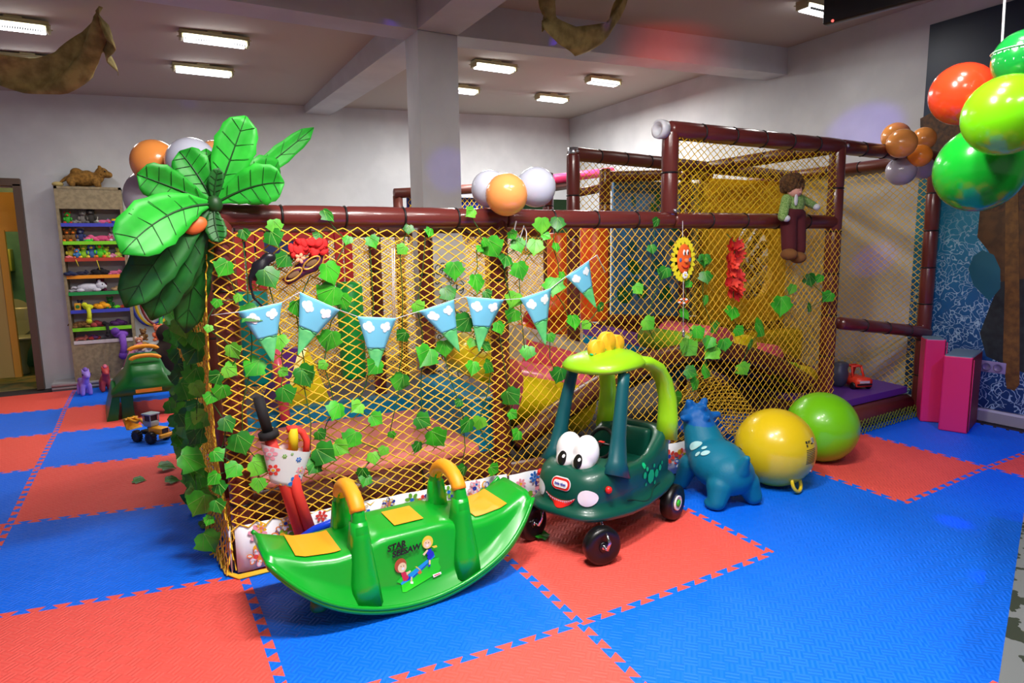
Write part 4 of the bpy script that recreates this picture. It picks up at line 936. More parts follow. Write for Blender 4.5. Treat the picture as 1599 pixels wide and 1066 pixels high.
# rag doll on the front rail
dc = UY(1237, 320, -.1)
DOLL = thing('rag_doll', 'curly haired rag doll in green jacket and maroon trousers on the right rail', 'doll', dc)
def dk_(px, py, d=0.0): return UY(px, py, -.1 - d) - dc
hairm = mat('curly_brown_hair', (104, 70, 34), .95, vary=((70, 46, 22), 70), bump=(90, 1.0)); skinm = mat('doll_skin', (216, 160, 140), .8); jack = mat('green_knit', (96, 140, 60), .9, vary=((150, 180, 110), 120)); trous = mat('maroon_cloth', (82, 22, 30), .9); shoe = mat('brown_felt', (120, 76, 36), .9); shirt = mat('white_cloth', (206, 210, 214), .9)
b = MB(); h0 = dk_(1237, 288); hr = pxsize(dc, 19)
for k in range(70):
    a0, e0 = rnd.random() * 2 * PI, math.asin(rnd.uniform(-.6, 1)); d = V((math.cos(a0) * math.cos(e0), math.sin(a0) * math.cos(e0), math.sin(e0))); b.ell(h0 + V((d.x * hr * .8, d.y * hr * .66, d.z * hr * .72)), hr * rnd.uniform(.24, .34), hairm, 8, 6)
b.ell(h0, (hr * .85, hr * .7, hr * .8), hairm); obj('hair', b, DOLL, local=True)
b = MB(); b.ell(dk_(1241, 298, .025), (hr * .62, hr * .55, hr * .55), skinm); b.ell(dk_(1249, 300, .06), (hr * .16, hr * .14, hr * .12), skinm); obj('head', b, DOLL, local=True)
b = blob_mb(lambda q: (q.ell(dk_(1240, 318), (.075, .055, .08), jack), limb(q, dk_(1228, 310), .03, dk_(1222, 338, .03), .03, jack), limb(q, dk_(1252, 311), .028, dk_(1273, 322, .03), .024, jack)), jack, .01, 4); obj('jacket', b, DOLL, local=True)
b = MB(); b.ell(dk_(1243, 312, .052), (.016, .008, .035), shirt); obj('shirt', b, DOLL, local=True)
b = blob_mb(lambda q: (q.ell(dk_(1239, 332), (.075, .055, .045), trous), limb(q, dk_(1231, 336), .05, dk_(1232, 388, .02), .045, trous), limb(q, dk_(1247, 336), .045, dk_(1248, 390, .02), .04, trous)), trous, .011, 4); obj('trousers', b, DOLL, local=True)
for px, py in ((1232, 397), (1246, 402)):
    b = MB(); b.ell(dk_(px, py, .045), (.042, .055, .036), shoe); obj('foot', b, DOLL, local=True)
for px, py in ((1228, 341), (1275, 323)):
    b = MB(); b.ell(dk_(px, py, .045), (.024, .022, .02), shirt); obj('hand', b, DOLL, local=True)
# ================================================================== GREEN SEESAW (rocker)
SG = mat('green_plastic', (10, 166, 42), .3, coat=.25, spec=.5); SGD = mat('green_plastic_dark', (8, 110, 36), .35); SY = mat('orange_yellow_sticker', (255, 172, 36), .4); SYG = mat('orange_grip', (255, 166, 30), .5)
SL, SW, SWF = .53, .155, .215                      # half length, half width of the body, half width of the rocker flange
RK = .66
def szb(x): return RK - math.sqrt(max(RK * RK - x * x, .0001)) if abs(x) < RK else RK
def szt(x):
    a = abs(x); xs = [0, .13, .2, .30, .40, .48, .53]; zs = [.285, .285, .258, .25, .262, .295, .315]
    return float(np.interp(a, xs, zs))
def make_seesaw(label, loc, rz, sc=1.0, decal=True):
    o = thing('rocker_seesaw', label, 'toy seesaw', loc, rz, sc=sc)
    st = [(-1 + 2 * i / 40) * SL for i in range(41)]; rings = []
    for x in st:
        k = abs(x) / SL; zb, zt = szb(x), szt(x); tw = SW * (1 - .22 * max(0, k - .55) / .45); tf = SWF * (1 - .3 * max(0, (k - .6) / .4) ** 1.8); zb = min(zb, zt - .035)
        f = min(.075, (zt - zb) * .5); rt = min(.028, (zt - zb) * .4)
        half = [(tf * .86, zb), (tf, zb + .008), (tf + .002, zb + .02), (tf - .008, zb + .03), (tw + .01, zb + f * .95), (tw + .002, zb + f * 1.2), (tw - .006, zt - rt), (tw - .014, zt - rt * .3), (tw - .036, zt), (tw * .35, zt + .002)]
        half = [(y, min(z, zt)) for y, z in half]
        rings.append([V((x, y, z)) for y, z in half] + [V((x, -y, z)) for y, z in half[::-1]])
    b = MB(); b.loft(rings, SG); obj('body', b, o, local=True); bv = b.bvh()
    for q in (-1, 1):
        b = MB(); b.tube([V((x, q * (SWF * (1 - .3 * max(0, (abs(x) / SL - .6) / .4) ** 1.8) - .004), min(szb(x), szt(x) - .035) + .03)) for x in st], .0085, SG, 8); obj('rocker_rim', b, o, local=True)
    for s in (-1, 1):                              # uprights with an arched hand hole
        hx = s * .205; b = MB()
        out, inn = [], []
        H0, W0, HT = .2, SW + .012, .47
        n = 22; outer, inner = [], []
        for i in range(n + 1):
            t = PI * i / n; c_, s_ = math.cos(t), math.sin(t)
            outer.append((W0 * .83 * c_, HT - .1 + .1 * s_)); inner.append((W0 * .56 * c_, HT - .115 + .072 * s_))
        prof_o = [(W0 * 1.3, .05), (W0 * 1.02, .2), (W0 * .9, .34)] + outer + [(-W0 * .9, .34), (-W0 * 1.02, .2), (-W0 * 1.3, .05)]
        inner = [(W0 * .5, .29)] + inner + [(-W0 * .5, .29)]
        mids = [(0, .05)]
        # two side legs and the arch as one band between outer and inner outlines
        po = [V((0, y, z)) for y, z in [(W0 * 1.02, .2), (W0 * .9, .34)] + outer + [(-W0 * .9, .34), (-W0 * 1.02, .2)]]
        pi_ = [V((0, y, z)) for y, z in [(W0 * .5, .2), (W0 * .5, .3)] + inner[1:-1] + [(-W0 * .5, .3), (-W0 * .5, .2)]]
        th = [.04, .032] + [.026 - .008 * math.sin(PI * i / n) for i in range(n + 1)] + [.032, .04]
        rr = []
        for a_, c_, w in zip(po, pi_, th):
            m_ = (a_ + c_) / 2; e = w * .3
            rr.append([a_ + V((hx - w + e, 0, 0)), a_.lerp(m_, -.0) + V((hx + w - e, 0, 0)), a_.lerp(c_, .3) + V((hx + w, 0, 0)), a_.lerp(c_, .7) + V((hx + w, 0, 0)), c_ + V((hx + w - e, 0, 0)), c_ + V((hx - w + e, 0, 0)), a_.lerp(c_, .7) + V((hx - w, 0, 0)), a_.lerp(c_, .3) + V((hx - w, 0, 0))])
        b.loft(rr, SG)
        for q in (-1, 1):                          # ribs running down to the flange
            b.loft([[V((hx + dx * w_, q * y_, z_)) for dx, y_ in ((-1, yo - .02), (-.75, yo), (.75, yo), (1, yo - .02), (1, yi), (-1, yi))] for z_, w_, yo, yi in ((szb(.2) + .032, .054, SWF - .004, .08), (.14, .05, SW + .03, .08), (.22, .042, SW + .014, .08), (.3, .034, SW + .002, .09), (.36, .03, SW - .01, .1))], SG)
        obj('upright', b, o, local=True)
        b = MB(); gp_ = []
        for i in range(19):
            t = PI * (.1 + .8 * i / 18); gp_.append(V((hx, W0 * .71 * math.cos(t), HT - .108 + .088 * math.sin(t))))
        b.tube(gp_, [.0285 + .0014 * (i % 2) for i in range(19)], SYG, 14); obj('grip', b, o, local=True, label='orange ribbed hand grip')
    for xa, xb, yw in ((-.43, -.27, .1), (-.055, .065, .075), (.28, .43, .1)):
        b = MB(); vs, fs = grid2(((xa, -yw), (xb, -yw), (xb, yw), (xa, yw)), 20, 6); drape(b, vs, fs, at((0, 0, .8)), bv, SY, .005, deep=2); obj('seat_sticker', b, o, local=True, label='orange yellow seat sticker')
    for x in (-.36, .36):
        for y in (-.1, .1):
            b = MB(); b.lathe([(.028, 0), (.032, .01), (.026, .06)], SGD, 14, at((x * 1.0, y, szb(x) - .05))); obj('stopper', b, o, local=True)
    if decal:
        D = thing_child = None
        c = {k: mat('decal_' + k, v, .45) for k, v in dict(lawn=(40, 220, 30), plank=(30, 160, 236), plank2=(20, 90, 190), skin=(250, 220, 170), hair=(186, 84, 40), blond=(244, 220, 60), red=(226, 44, 70), navy=(30, 50, 200), white=(246, 246, 246), black=(16, 18, 16), orange=(236, 120, 30), yellow=(240, 214, 80)).items()}
        FM = at((0, -.6, .13), (0, -1, 0), (1, 0, 0)); b = MB(); lay = [0]
        def put(vs, fs, m): drape(b, vs, fs, FM, bv, c[m], .003 + lay[0] * .0002, deep=1.3); lay[0] += 1
        def dp(px, py): return ((px - 660) / 1279 * .275, -(py - 560 + (px - 640) * .2) / 1066 * .25 + .006)   # sticker layout in its own plane
        def poly(pts, m):
            P = [dp(*q) for q in pts]; cx_ = sum(p[0] for p in P) / len(P); cy_ = sum(p[1] for p in P) / len(P); put([(cx_, cy_)] + [((p[0] + cx_) / 2, (p[1] + cy_) / 2) for p in P] + P, [(0, 1 + i, 1 + (i + 1) % len(P)) for i in range(len(P))] + [(1 + i, 1 + len(P) + i, 1 + len(P) + (i + 1) % len(P), 1 + (i + 1) % len(P)) for i in range(len(P))], m) if cx_ < 9 else 0
        def orient(pts): 
            P = [dp(*q) for q in pts]; A_ = sum(P[i][0] * P[(i + 1) % len(P)][1] - P[(i + 1) % len(P)][0] * P[i][1] for i in range(len(P))); return pts if A_ > 0 else pts[::-1]
        def PP(pts, m): poly(orient(pts), m)
        def DD(px, py, rx_, ry_, m): x, y = dp(px, py); vs, fs = disc2(rx_ / 1279 * .275, ry_ / 1066 * .25, 18, x, y); put(vs, fs, m)
        PP([(255, 760), (345, 690), (600, 560), (900, 420), (1075, 390), (1060, 480), (1100, 560), (1060, 640), (700, 800), (400, 910), (330, 915), (340, 800)], 'lawn')
        PP([(330, 790), (500, 640), (980, 330), (1000, 370), (860, 470), (560, 690), (420, 830), (345, 825)], 'plank'); PP([(560, 690), (860, 470), (860, 500), (565, 720)], 'plank2'); PP([(650, 630), (690, 590), (740, 625), (690, 662)], 'orange'); PP([(610, 525), (640, 520), (730, 600), (700, 590)], 'yellow')
        PP([(425, 760), (500, 670), (525, 700), (470, 770)], 'navy'); PP([(345, 620), (400, 590), (450, 610), (485, 700), (440, 750), (380, 755)], 'red'); PP([(440, 610), (520, 580), (530, 605), (450, 660)], 'skin'); PP([(520, 690), (548, 690), (545, 770), (512, 770)], 'skin'); PP([(505, 770), (560, 770), (550, 805), (505, 800)], 'white')
        DD(345, 490, 110, 118, 'hair'); DD(372, 525, 80, 82, 'skin'); DD(385, 545, 26, 22, 'white'); DD(350, 505, 7, 9, 'black'); DD(400, 498, 7, 9, 'black')
        PP([(900, 290), (960, 270), (985, 330), (920, 390), (870, 420), (840, 370)], 'navy'); PP([(845, 250), (930, 225), (940, 290), (850, 340), (830, 300)], 'navy'); PP([(760, 320), (850, 240), (870, 260), (790, 345)], 'skin'); PP([(870, 420), (905, 420), (900, 500), (870, 500)], 'skin'); PP([(845, 510), (905, 490), (890, 530), (845, 535)], 'navy')
        DD(865, 118, 105, 108, 'blond'); DD(858, 148, 74, 72, 'skin'); DD(856, 172, 24, 20, 'white'); DD(832, 128, 7, 9, 'black'); DD(884, 124, 7, 9, 'black'); PP([(930, 190), (1030, 170), (1045, 205), (980, 220)], 'blond')
        PP([(925, 670), (1085, 625), (1090, 665), (935, 720)], 'white'); PP([(935, 690), (1075, 652), (1078, 662), (940, 706)], 'red'); 
        obj('sticker', b, o, local=True, label='sticker of two children on a seesaw')
        for s_, px, py, sz in (('STAR', 285, 168, .031), ('SEESAW', 460, 240, .031)):
            b = MB(); vs, fs = text_geo(s_, sz, .0013, .12); x, y = dp(px, py); a_ = .0
            drape(b, [(x + v.x, y + v.y + .06 * v.x) for v in vs], fs, FM, bv, c['black'], .01, deep=1.3); obj('lettering', b, o, local=True, label='black lettering ' + s_)
    return o
make_seesaw('bright green rocking seesaw with two handles in front of the net', (.535, -.46, 0), math.radians(2), 1.0)
# farther green rocker seen end-on
RO = thing('green_rocker', 'dark green plastic rocker with two yellow grips by the toy shelf', 'toy rocker', (-.36, 3.2, 0), math.radians(4))
def trap(w0, w1, z0, z1, y, c=.035): return [V((x, y, z)) for x, z in ((-w0, z0), (w0, z0), (w0 + .004, z0 + .03), (w1 + c, z0 + (z1 - z0) * .55), (w1, z1 - .02), (w1 - .02, z1), (-w1 + .02, z1), (-w1, z1 - .02), (-w1 - c, z0 + (z1 - z0) * .55), (-w0 - .004, z0 + .03))]
b = MB(); b.loft([trap(.25, .12, .2, .33, .0), trap(.262, .125, .19, .4, .03), trap(.26, .12, .2, .46, .14), trap(.22, .11, .2, .5, .3), trap(.22, .11, .2, .46, .62), trap(.25, .12, .16, .36, .84)], SGD); obj('body', b, RO, local=True); RBV = b.bvh()
b = MB(); b.loft([[V((x - .255, y, z)) for x, y, z in ((-.06, .02, .0), (.02, .02, .0), (.05, .02, .2), (.0, .02, .22))], [V((x - .255, y, z)) for x, y, z in ((-.06, .7, .0), (.02, .7, .0), (.05, .7, .2), (.0, .7, .22))]], SGD, smooth=False); obj('side_runner', b, RO, local=True)
for x in (-.16, .2):
    b = MB(); b.loft([[V((x + sx * w, .1 + sy * .06, z)) for sx, sy in ((-1, -1), (1, -1), (1, 1), (-1, 1))] for z, w in ((0, .045), (.1, .04), (.25, .05))], SGD, smooth=False); obj('leg', b, RO, local=True)
for y, z in ((.1, .47), (.26, .53)):
    b = MB(); b.tube([(.105 * math.cos(t), y, z + .03 * math.sin(t)) for t in [PI * k / 14 for k in range(15)]], [.017 + .001 * (k % 2) for k in range(15)], SYG, 12); obj('grip', b, RO, local=True, label='yellow ribbed grip')
b = MB(); b.box((0, .005, .225), (.19, .012, .03), SY); obj('sticker', b, RO, local=True, label='yellow sticker')

# ================================================================== RIDE-ON CAR
CG = mat('dark_green_plastic', (6, 78, 62), .38, coat=.15); CT = mat('teal_pillar_plastic', (10, 84, 92), .4); CL = mat('lime_plastic', (150, 214, 26), .35, coat=.2); BLKP = mat('black_tyre_plastic', (14, 14, 16), .35); CW = mat('white_plastic', (240, 240, 244), .3); CRD = mat('red_plastic', (226, 36, 30), .35); CYL = mat('amber_plastic', (252, 184, 40), .5); MNT = mat('mint_sticker', (16, 196, 120), .4); CHR = mat('chrome_rod', (206, 206, 212), .15, metal=1.0); SEAM = mat('seam_green', (4, 56, 44), .5)
CAR = thing('ride_on_car', 'dark green toddler ride-on car with lime roof and white cartoon eyes', 'ride-on car', (1.565, -.43, 0), math.radians(201))
def outl(a, L_, W_, e=3.2, cx=0, nose=0.0):
    c_, s_ = math.cos(a), math.sin(a); x = L_ * math.copysign(abs(c_) ** (2 / e), c_); y = W_ * math.copysign(abs(s_) ** (2 / e), s_)
    y *= 1 - nose * max(0, x / L_) ** 2
    return x + cx, y
NA = 64; AN = [2 * PI * i / NA for i in range(NA)]
def rimz(x):                                       # height of the shoulder along the car (front is +x)
    return float(np.interp(x, [-.36, -.24, -.08, .06, .2, .34], [.455, .44, .36, .345, .375, .36]))
rings = []
def ring(L_, W_, zf, cx=0, e=4.2, nose=.1): rings.append([V((*outl(a, L_, W_, e, cx, nose), zf(outl(a, L_, W_, e, cx)[0]) if callable(zf) else zf)) for a in AN])
lip = lambda d: (lambda x: .15 + d + .03 * max(0, (x - .1)) - .012 * math.cos(x * 9))
ring(.30, .15, .16); ring(.365, .2, lip(0)); ring(.395, .226, lip(.014)); ring(.4, .23, lip(.03)); ring(.385, .217, lip(.046)); ring(.362, .197, lip(.06))
ring(.366, .2, .26); ring(.362, .2, lambda x: rimz(x) - .05); ring(.352, .194, lambda x: rimz(x) - .018); ring(.335, .182, lambda x: rimz(x))
ring(.31, .165, lambda x: rimz(x) + (.014 if x > .1 else .0)); ring(.25, .152, lambda x: rimz(x) - .0 + (.03 if x > .08 else 0), -.055, 2.8); ring(.232, .14, lambda x: rimz(x) - .015 + (.03 if x > .08 else 0), -.07, 2.8, 0); ring(.215, .128, .27, -.075, 2.8, 0); ring(.2, .115, .2, -.08, 2.8, 0)
b = MB(); b.loft(rings, CG); obj('body', b, CAR, local=True); CB = b.bvh()
# seat back and dashboard
b = MB(); b.box((-.15, 0, .265), (.16, .2, .09), CG, bev=.03, seg=3); b.box((-.25, 0, .34), (.05, .2, .2), CG, bev=.022, seg=3); obj('seat', b, CAR, local=True)
b = MB(); b.tube([V((.04, .065 * math.cos(t), .42 + .065 * math.sin(t))) + V((-.03 * math.sin(t), 0, 0)) for t in [2 * PI * k / 24 for k in range(24)]], .009, BLKP, 8, closed=True); b.tube([(.04, -.06, .42), (.04, .06, .42)], .007, BLKP); b.tube([(.04, 0, .42), (.1, 0, .37)], .01, BLKP); b.box((.036, 0, .42), (.016, .03, .02), CRD, bev=.004); obj('steering_wheel', b, CAR, local=True)
# pillars
for s in (-1, 1):
    b = MB(); path = [(.19, s * .168, .34), (.165, s * .162, .4), (.145, s * .155, .5), (.115, s * .148, .62), (.085, s * .14, .72), (.07, s * .136, .775)]
    b.tube(path, [.062, .04, .032, .028, .026, .025], CT, 14, flat=1.25); obj('front_pillar', b, CAR, local=True, label='dark teal front pillar')
    b = MB(); path = [(-.275, s * .172, .40), (-.29, s * .172, .5), (-.29, s * .168, .6), (-.262, s * .16, .69), (-.215, s * .15, .755), (-.15, s * .135, .79), (-.06, s * .1, .81)]
    b.tube(path, [.056, .052, .046, .044, .042, .04, .034], CL, 16, flat=.72); obj('rear_pillar', b, CAR, local=True, label='lime rear pillar')
# roof
rings = []
for k, (L_, W_, z, cx) in enumerate(((.13, .09, .775, .02), (.175, .15, .78, .02), (.19, .17, .79, .02), (.192, .172, .805, .02), (.175, .152, .828, .015), (.13, .105, .848, .0), (.07, .05, .858, -.01))):
    rings.append([V((*outl(a, L_, W_, 2.6, cx, -.0), z - .05 * max(0, (outl(a, L_, W_, 2.6, cx)[0] - .1)) + .0 * math.cos(a))) for a in AN])
b = MB(); b.loft(rings, CL); obj('roof', b, CAR, local=True, label='lime roof'); RB = b.bvh()
b = MB(); pts = []
for k in range(15):
    x = .13 - .27 * k / 14; h = RB.ray_cast(V((x, 0, 1.2)), V((0, 0, -1))); pts.append((h[0] if h[0] else V((x, 0, .83))) + V((0, 0, .006)))
b.tube(pts, [.006] + [.014] * 13 + [.006], MNT, 10, flat=.6); obj('roof_ridge', b, CAR, local=True, label='mint green ridge')
for x, r, z in ((.085, .043, .874), (0, .05, .894), (-.085, .043, .878)):
    b = MB(); b.lathe([(0, -.015), (r * .9, -.015), (r, -.01), (r, .01), (r * .9, .015), (0, .015)], CYL, 28, at((x, 0, z), (.25, 1, 0), (1, -.25, 0)) @ Matrix.Diagonal((1, 1.0, 1.25, 1))); b.sm = [len(f) == 4 and abs(b.v[f[0]].y - b.v[f[2]].y) > .004 for f in b.f]; obj('roof_spike', b, CAR, local=True, label='amber rounded roof spike')
# eyes
b = blob_mb(lambda q: (q.ell((.235, .046, .435), (.056, .06, .078), CW, 18, 12, rot=(0, -.25, 0)), q.ell((.235, -.046, .435), (.056, .06, .078), CW, 18, 12, rot=(0, -.25, 0)), q.ell((.255, .042, .395), (.056, .052, .05), CW), q.ell((.255, -.042, .395), (.056, .052, .05), CW)), CW, .007, 4)
obj('eyes', b, CAR, local=True, label='white joined bulging eyes'); EB = b.bvh()
b = MB()
for s in (-1, 1):
    vs, fs = disc2(.021, .031, 20); drape(b, vs, fs, at((.5, s * .042 + .004, .41), (1, 0, 0), (0, 1, 0)), EB, BLKP, .002)
    vs, fs = disc2(.006, .007, 10); drape(b, vs, fs, at((.5, s * .042 + .012, .42), (1, 0, 0), (0, 1, 0)), EB, CW, .0035)
obj('pupils', b, CAR, local=True, label='black pupils')
# face on the nose: lamps, mouth, badge
FN = lambda y, z: at((.6, y, z), (1, 0, 0), (0, 1, 0))
for s in (-1, 1):
    b = MB(); vs, fs = disc2(.036, .036, 22); drape(b, vs, fs, FN(s * .122, .275), CB, CW, .003); obj('headlamp', b, CAR, local=True, label='white round headlamp sticker')
    b = MB(); h = CB.ray_cast(V((.17, s * .6, .305)), V((0, -s, 0))); c_ = h[0] if h[0] else V((.24, s * .19, .31)); b.lathe([(.016, -.004), (.016, .006), (.01, .014), (0, .016)], CRD, 14, at(c_ + V((.1, -s * .012, .0)), (.3, s, 0), (1, 0, 0))); obj('side_lamp', b, CAR, local=True, label='red side lamp')
b = MB(); k = 14; up_, lo_ = [], []
for i in range(k + 1):
    u = -1 + 2 * i / k; up_.append((u * .076, .266 - .022 * (1 - u * u) + .004)); lo_.append((u * .076, .266 - .05 * (1 - u * u)))
drape(b, up_ + lo_, [(i, k + 1 + i, k + 2 + i, i + 1) for i in range(k)], FN(0, 0), CB, CRD, .004)
mu, ml = [(x, y) for x, y in up_], [(x, y * .45 + z_ * .55) for (x, y), (_, z_) in zip(up_, lo_)]
te = []
for i in range(k):
    xm = (up_[i][0] + up_[i + 1][0]) / 2; ym = (up_[i][1] + up_[i + 1][1]) / 2; dy = max(.004, (up_[i][1] - lo_[i][1] + up_[i + 1][1] - lo_[i + 1][1]) / 2 * .45); te += [up_[i], (xm, ym - dy), up_[i + 1]]
drape(b, te, [(3 * i, 3 * i + 1, 3 * i + 2) for i in range(k)], FN(0, 0), CB, CW, .009); obj('mouth', b, CAR, local=True, label='red grin with white pointed teeth')
b = MB()
def rrect(w, h, r, n=6):
    P = []
    for cx_, cy_, a0 in ((w - r, h - r, 0), (-w + r, h - r, PI / 2), (-w + r, -h + r, PI), (w - r, -h + r, 1.5 * PI)):
        for i in range(n + 1): a = a0 + PI / 2 * i / n; P.append((cx_ + r * math.cos(a), cy_ + r * math.sin(a)))
    return [(0, 0)] + P, [(0, 1 + i, 1 + (i + 1) % len(P)) for i in range(len(P))]
for w, h, m, of in ((.05, .027, CW, .004), (.047, .024, CRD, .006), (.037, .015, CW, .008)):
    vs, fs = rrect(w, h, h * .95); drape(b, vs, fs, FN(0, .318), CB, m, of)
vs, fs = text_geo('little tikes', .0145, .0005); drape(b, [(v.x, v.y + .32 - .32) for v in vs], fs, FN(0, .318), CB, mat('badge_blue', (20, 40, 160), .4), .011); obj('badge', b, CAR, local=True, label='red and white oval badge with blue lettering')
# mint spots on the near door
b = MB(); sp_l = [(0, 0, .032), (-.055, .0, .019), (.034, .044, .01), (.055, .064, .013), (.058, .02, .015), (.047, -.026, .008), (-.04, -.04, .009), (-.09, .018, .014), (-.112, .036, .009), (-.03, .044, .009)]
for s in (-1, 1):
    b = MB()
    for x, z, r in sp_l:
        vs, fs = disc2(r, r * 1.1, 7); drape(b, [(p[0] - x, p[1] + z) if s > 0 else (p[0] + x, p[1] + z) for p in vs], fs, at((-.07, s * .6, .272), (0, s, 0), (-s, 0, 0)) if s < 0 else at((-.07, .6, .272), (0, 1, 0), (-1, 0, 0)), CB, MNT, .0035)
    if b.v: obj('door_sticker', b, CAR, local=True, label='mint green spot sticker')
b = MB()
for s in (-1, 1):
    pts = []
    for k in range(16):
        u = k / 15; x = .13 - .3 * u; z = .205 + .012 * math.cos(u * 7) - .012 * math.sin(u * 3); h = CB.ray_cast(V((x, s * .6, z)), V((0, -s, 0))); 
        if h[0]: pts.append(h[0] + V((0, s * .001, 0)))
    if len(pts) > 2: b.tube(pts, .003, SEAM, 5)
obj('door_seam', b, CAR, local=True)
b = MB(); b.lathe([(.02, -.005), (.02, .02), (.0, .022)], CW, 16, at((-.36, .12, .375), (-1, .5, 0), (0, 0, 1)))
for k in range(5): b.ell(V((-.375, .13, .375)) + V((.006 * math.cos(k * 1.26), .016 * math.cos(k * 1.26), .02 * math.sin(k * 1.26))), .012, CW)
obj('fuel_cap', b, CAR, local=True, label='white fuel cap')
b = MB(); tb_ = at((-.29, .2065, .5), (0, 1, .03), (-1, 0, 0)); 
for w, h, m, z in ((.016, .017, CW, 0), (.0135, .0145, CRD, .0006), (.0105, .008, CW, .0012)): b.plate([(w * math.cos(t) if 0 else x, y) for x, y in ((-w, -h), (w, -h), (w, h), (-w, h))] and [(-w, -h), (w, -h), (w, h), (-w, h)], .002, m, tb_ @ Matrix.Translation((0, 0, z)))
vs, fs = text_geo('little tikes', .004, .0002); b.add([tb_ @ V((v.x, v.y, .0018)) for v in vs], fs, mat('badge_blue', (20, 40, 160), .4), None, False); obj('pillar_sticker', b, CAR, local=True, label='small red and white maker sticker')
# wheels
def wheel(name, c_, ax, r, w, hub):
    b = MB(); M = at(c_, ax, (0, 0, 1) if abs(ax[2]) < .9 else (1, 0, 0)); b.lathe([(.02, -w * .7), (r * .5, -w * .8), (r * .8, -w), (r * .95, -w * .8), (r, -w * .45), (r, w * .45), (r * .95, w * .8), (r * .8, w), (r * .5, w * .8), (.02, w * .7)], BLKP, 36, M); o = obj(name, b, CAR, local=True)
    h = MB()
    if hub: h.lathe([(r * .42, w * .7), (r * .42, w * 1.02), (r * .34, w * 1.06), (r * .3, w * .9), (0, w * .9)], CW, 24, M); h.lathe([(r * .2, w * .85), (r * .19, w * 1.15), (r * .12, w * 1.25), (0, w * 1.26)], mat('hub_green', (50, 190, 40), .4), 16, M)
    else: h.lathe([(.012, w * .6), (.012, w * .95), (0, w)], CHR, 12, M); h.lathe([(r * .3, w * .72), (r * .26, w * .86), (.01, w * .86)], BLKP, 20, M)
    hb = obj('hub', h, o, local=True)
    if hub: hb['label'] = 'white hub with green cap'
for s in (-1, 1): wheel('rear_wheel', (-.27, s * .215, .088), (0, s, 0), .088, .032, True)
b = MB(); b.tube([(-.27, -.2, .088), (-.27, .2, .088)], .008, CHR, 8); obj('axle', b, CAR, local=True)
for s, ang in ((1, .55), (-1, .1)):
    wc = V((.335, s * .19, .083)); ax = V((math.sin(ang) * .9, math.cos(ang), 0)).normalized(); wheel('front_wheel', wc, tuple(ax), .083, .03, False)
    b = MB(); st_ = V((.275, s * .15, .17)); hub_ = wc + ax * .045
    b.tube([st_, V((st_.x, st_.y, .15)), V((st_.x, st_.y, .145)).lerp(hub_ + V((0, 0, .055)), .8) + ax * .012, hub_ + V((-.01, 0, .03)) + ax * .014, hub_ + V((-.006, 0, -.006)), hub_, wc + ax * .02], .0065, CHR, 8); obj('caster_fork', b, CAR, local=True, label='bent chrome fork')

# ================================================================== HOPPER ANIMAL, BALLS
DB = mat('teal_rubber', (8, 116, 148), .5, spec=.3, bump=(160, .12)); DBH = mat('blue_rubber', (8, 96, 176), .5, spec=.3, bump=(160, .12)); WSP = mat('white_print', (176, 226, 230), .5)
hp = UZ(1132, 780); HOP = thing('hopper_animal', 'teal rubber dinosaur hopper standing between the car and the yellow ball', 'hopper toy', (2.3, -.42, 0), math.radians(80))
# +x is the way it faces
def hop(q):
    m = DB
    q.ell((-.03, 0, .195), (.18, .145, .135), m, 24, 16, rot=(0, -.18, 0)); q.ell((-.12, 0, .17), (.12, .128, .12), m, 24, 16); q.ell((.08, 0, .235), (.1, .11, .12), m)
    limb(q, (.09, 0, .26), .112, (.155, 0, .37), .086, m, 18); q.ell((.18, 0, .42), (.088, .082, .072), m); q.ell((.25, 0, .4), (.055, .054, .045), m)
    for s in (-1, 1):
        limb(q, (.12, s * .08, .15), .06, (.15, s * .105, .04), .042, m); q.ell((.165, s * .108, .028), (.052, .042, .03), m)
        limb(q, (-.15, s * .08, .12), .07, (-.17, s * .11, .045), .048, m); q.ell((-.155, s * .118, .03), (.058, .045, .032), m)
        limb(q, (.15, s * .05, .42), .026, (.14, s * .112, .428), .02, m, 10)
        limb(q, (.19, s * .035, .46), .028, (.18, s * .05, .505), .022, m, 10)
    for k, (x, z) in enumerate(((.115, .465), (.08, .41), (.225, .465))): limb(q, (x + .03, 0, z - .01), .028, (x - .01 if k < 2 else x, 0, z + .028), .014, m, 10)
    limb(q, (-.2, 0, .22), .05, (-.25, 0, .3), .018, m, 12)
b = blob_mb(hop, DB, .008, 7, colour=lambda c_: DBH if c_.z > .385 else None)
zmin = min(v.z for v in b.v)
b.v = [V((v.x, v.y, (v.z - zmin) * .94)) for v in b.v]
obj('body', b, HOP, local=True); HB = b.bvh()
for s in (-1, 1):
    for x, z, rx_, ry_, a_ in ((.04, .275, .04, .024, .6), (-.03, .285, .015, .01, .5), (-.06, .262, .024, .014, .6), (-.02, .24, .017, .01, .9)):
        b = MB(); vs, fs = disc2(rx_, ry_, 16, 0, 0, a_ * s); drape(b, vs, fs, at((x, s * .3, z + .08), (0, s, .4), (1, 0, 0)), HB, WSP, .005); obj('spot', b, HOP, local=True, label='pale printed spot')

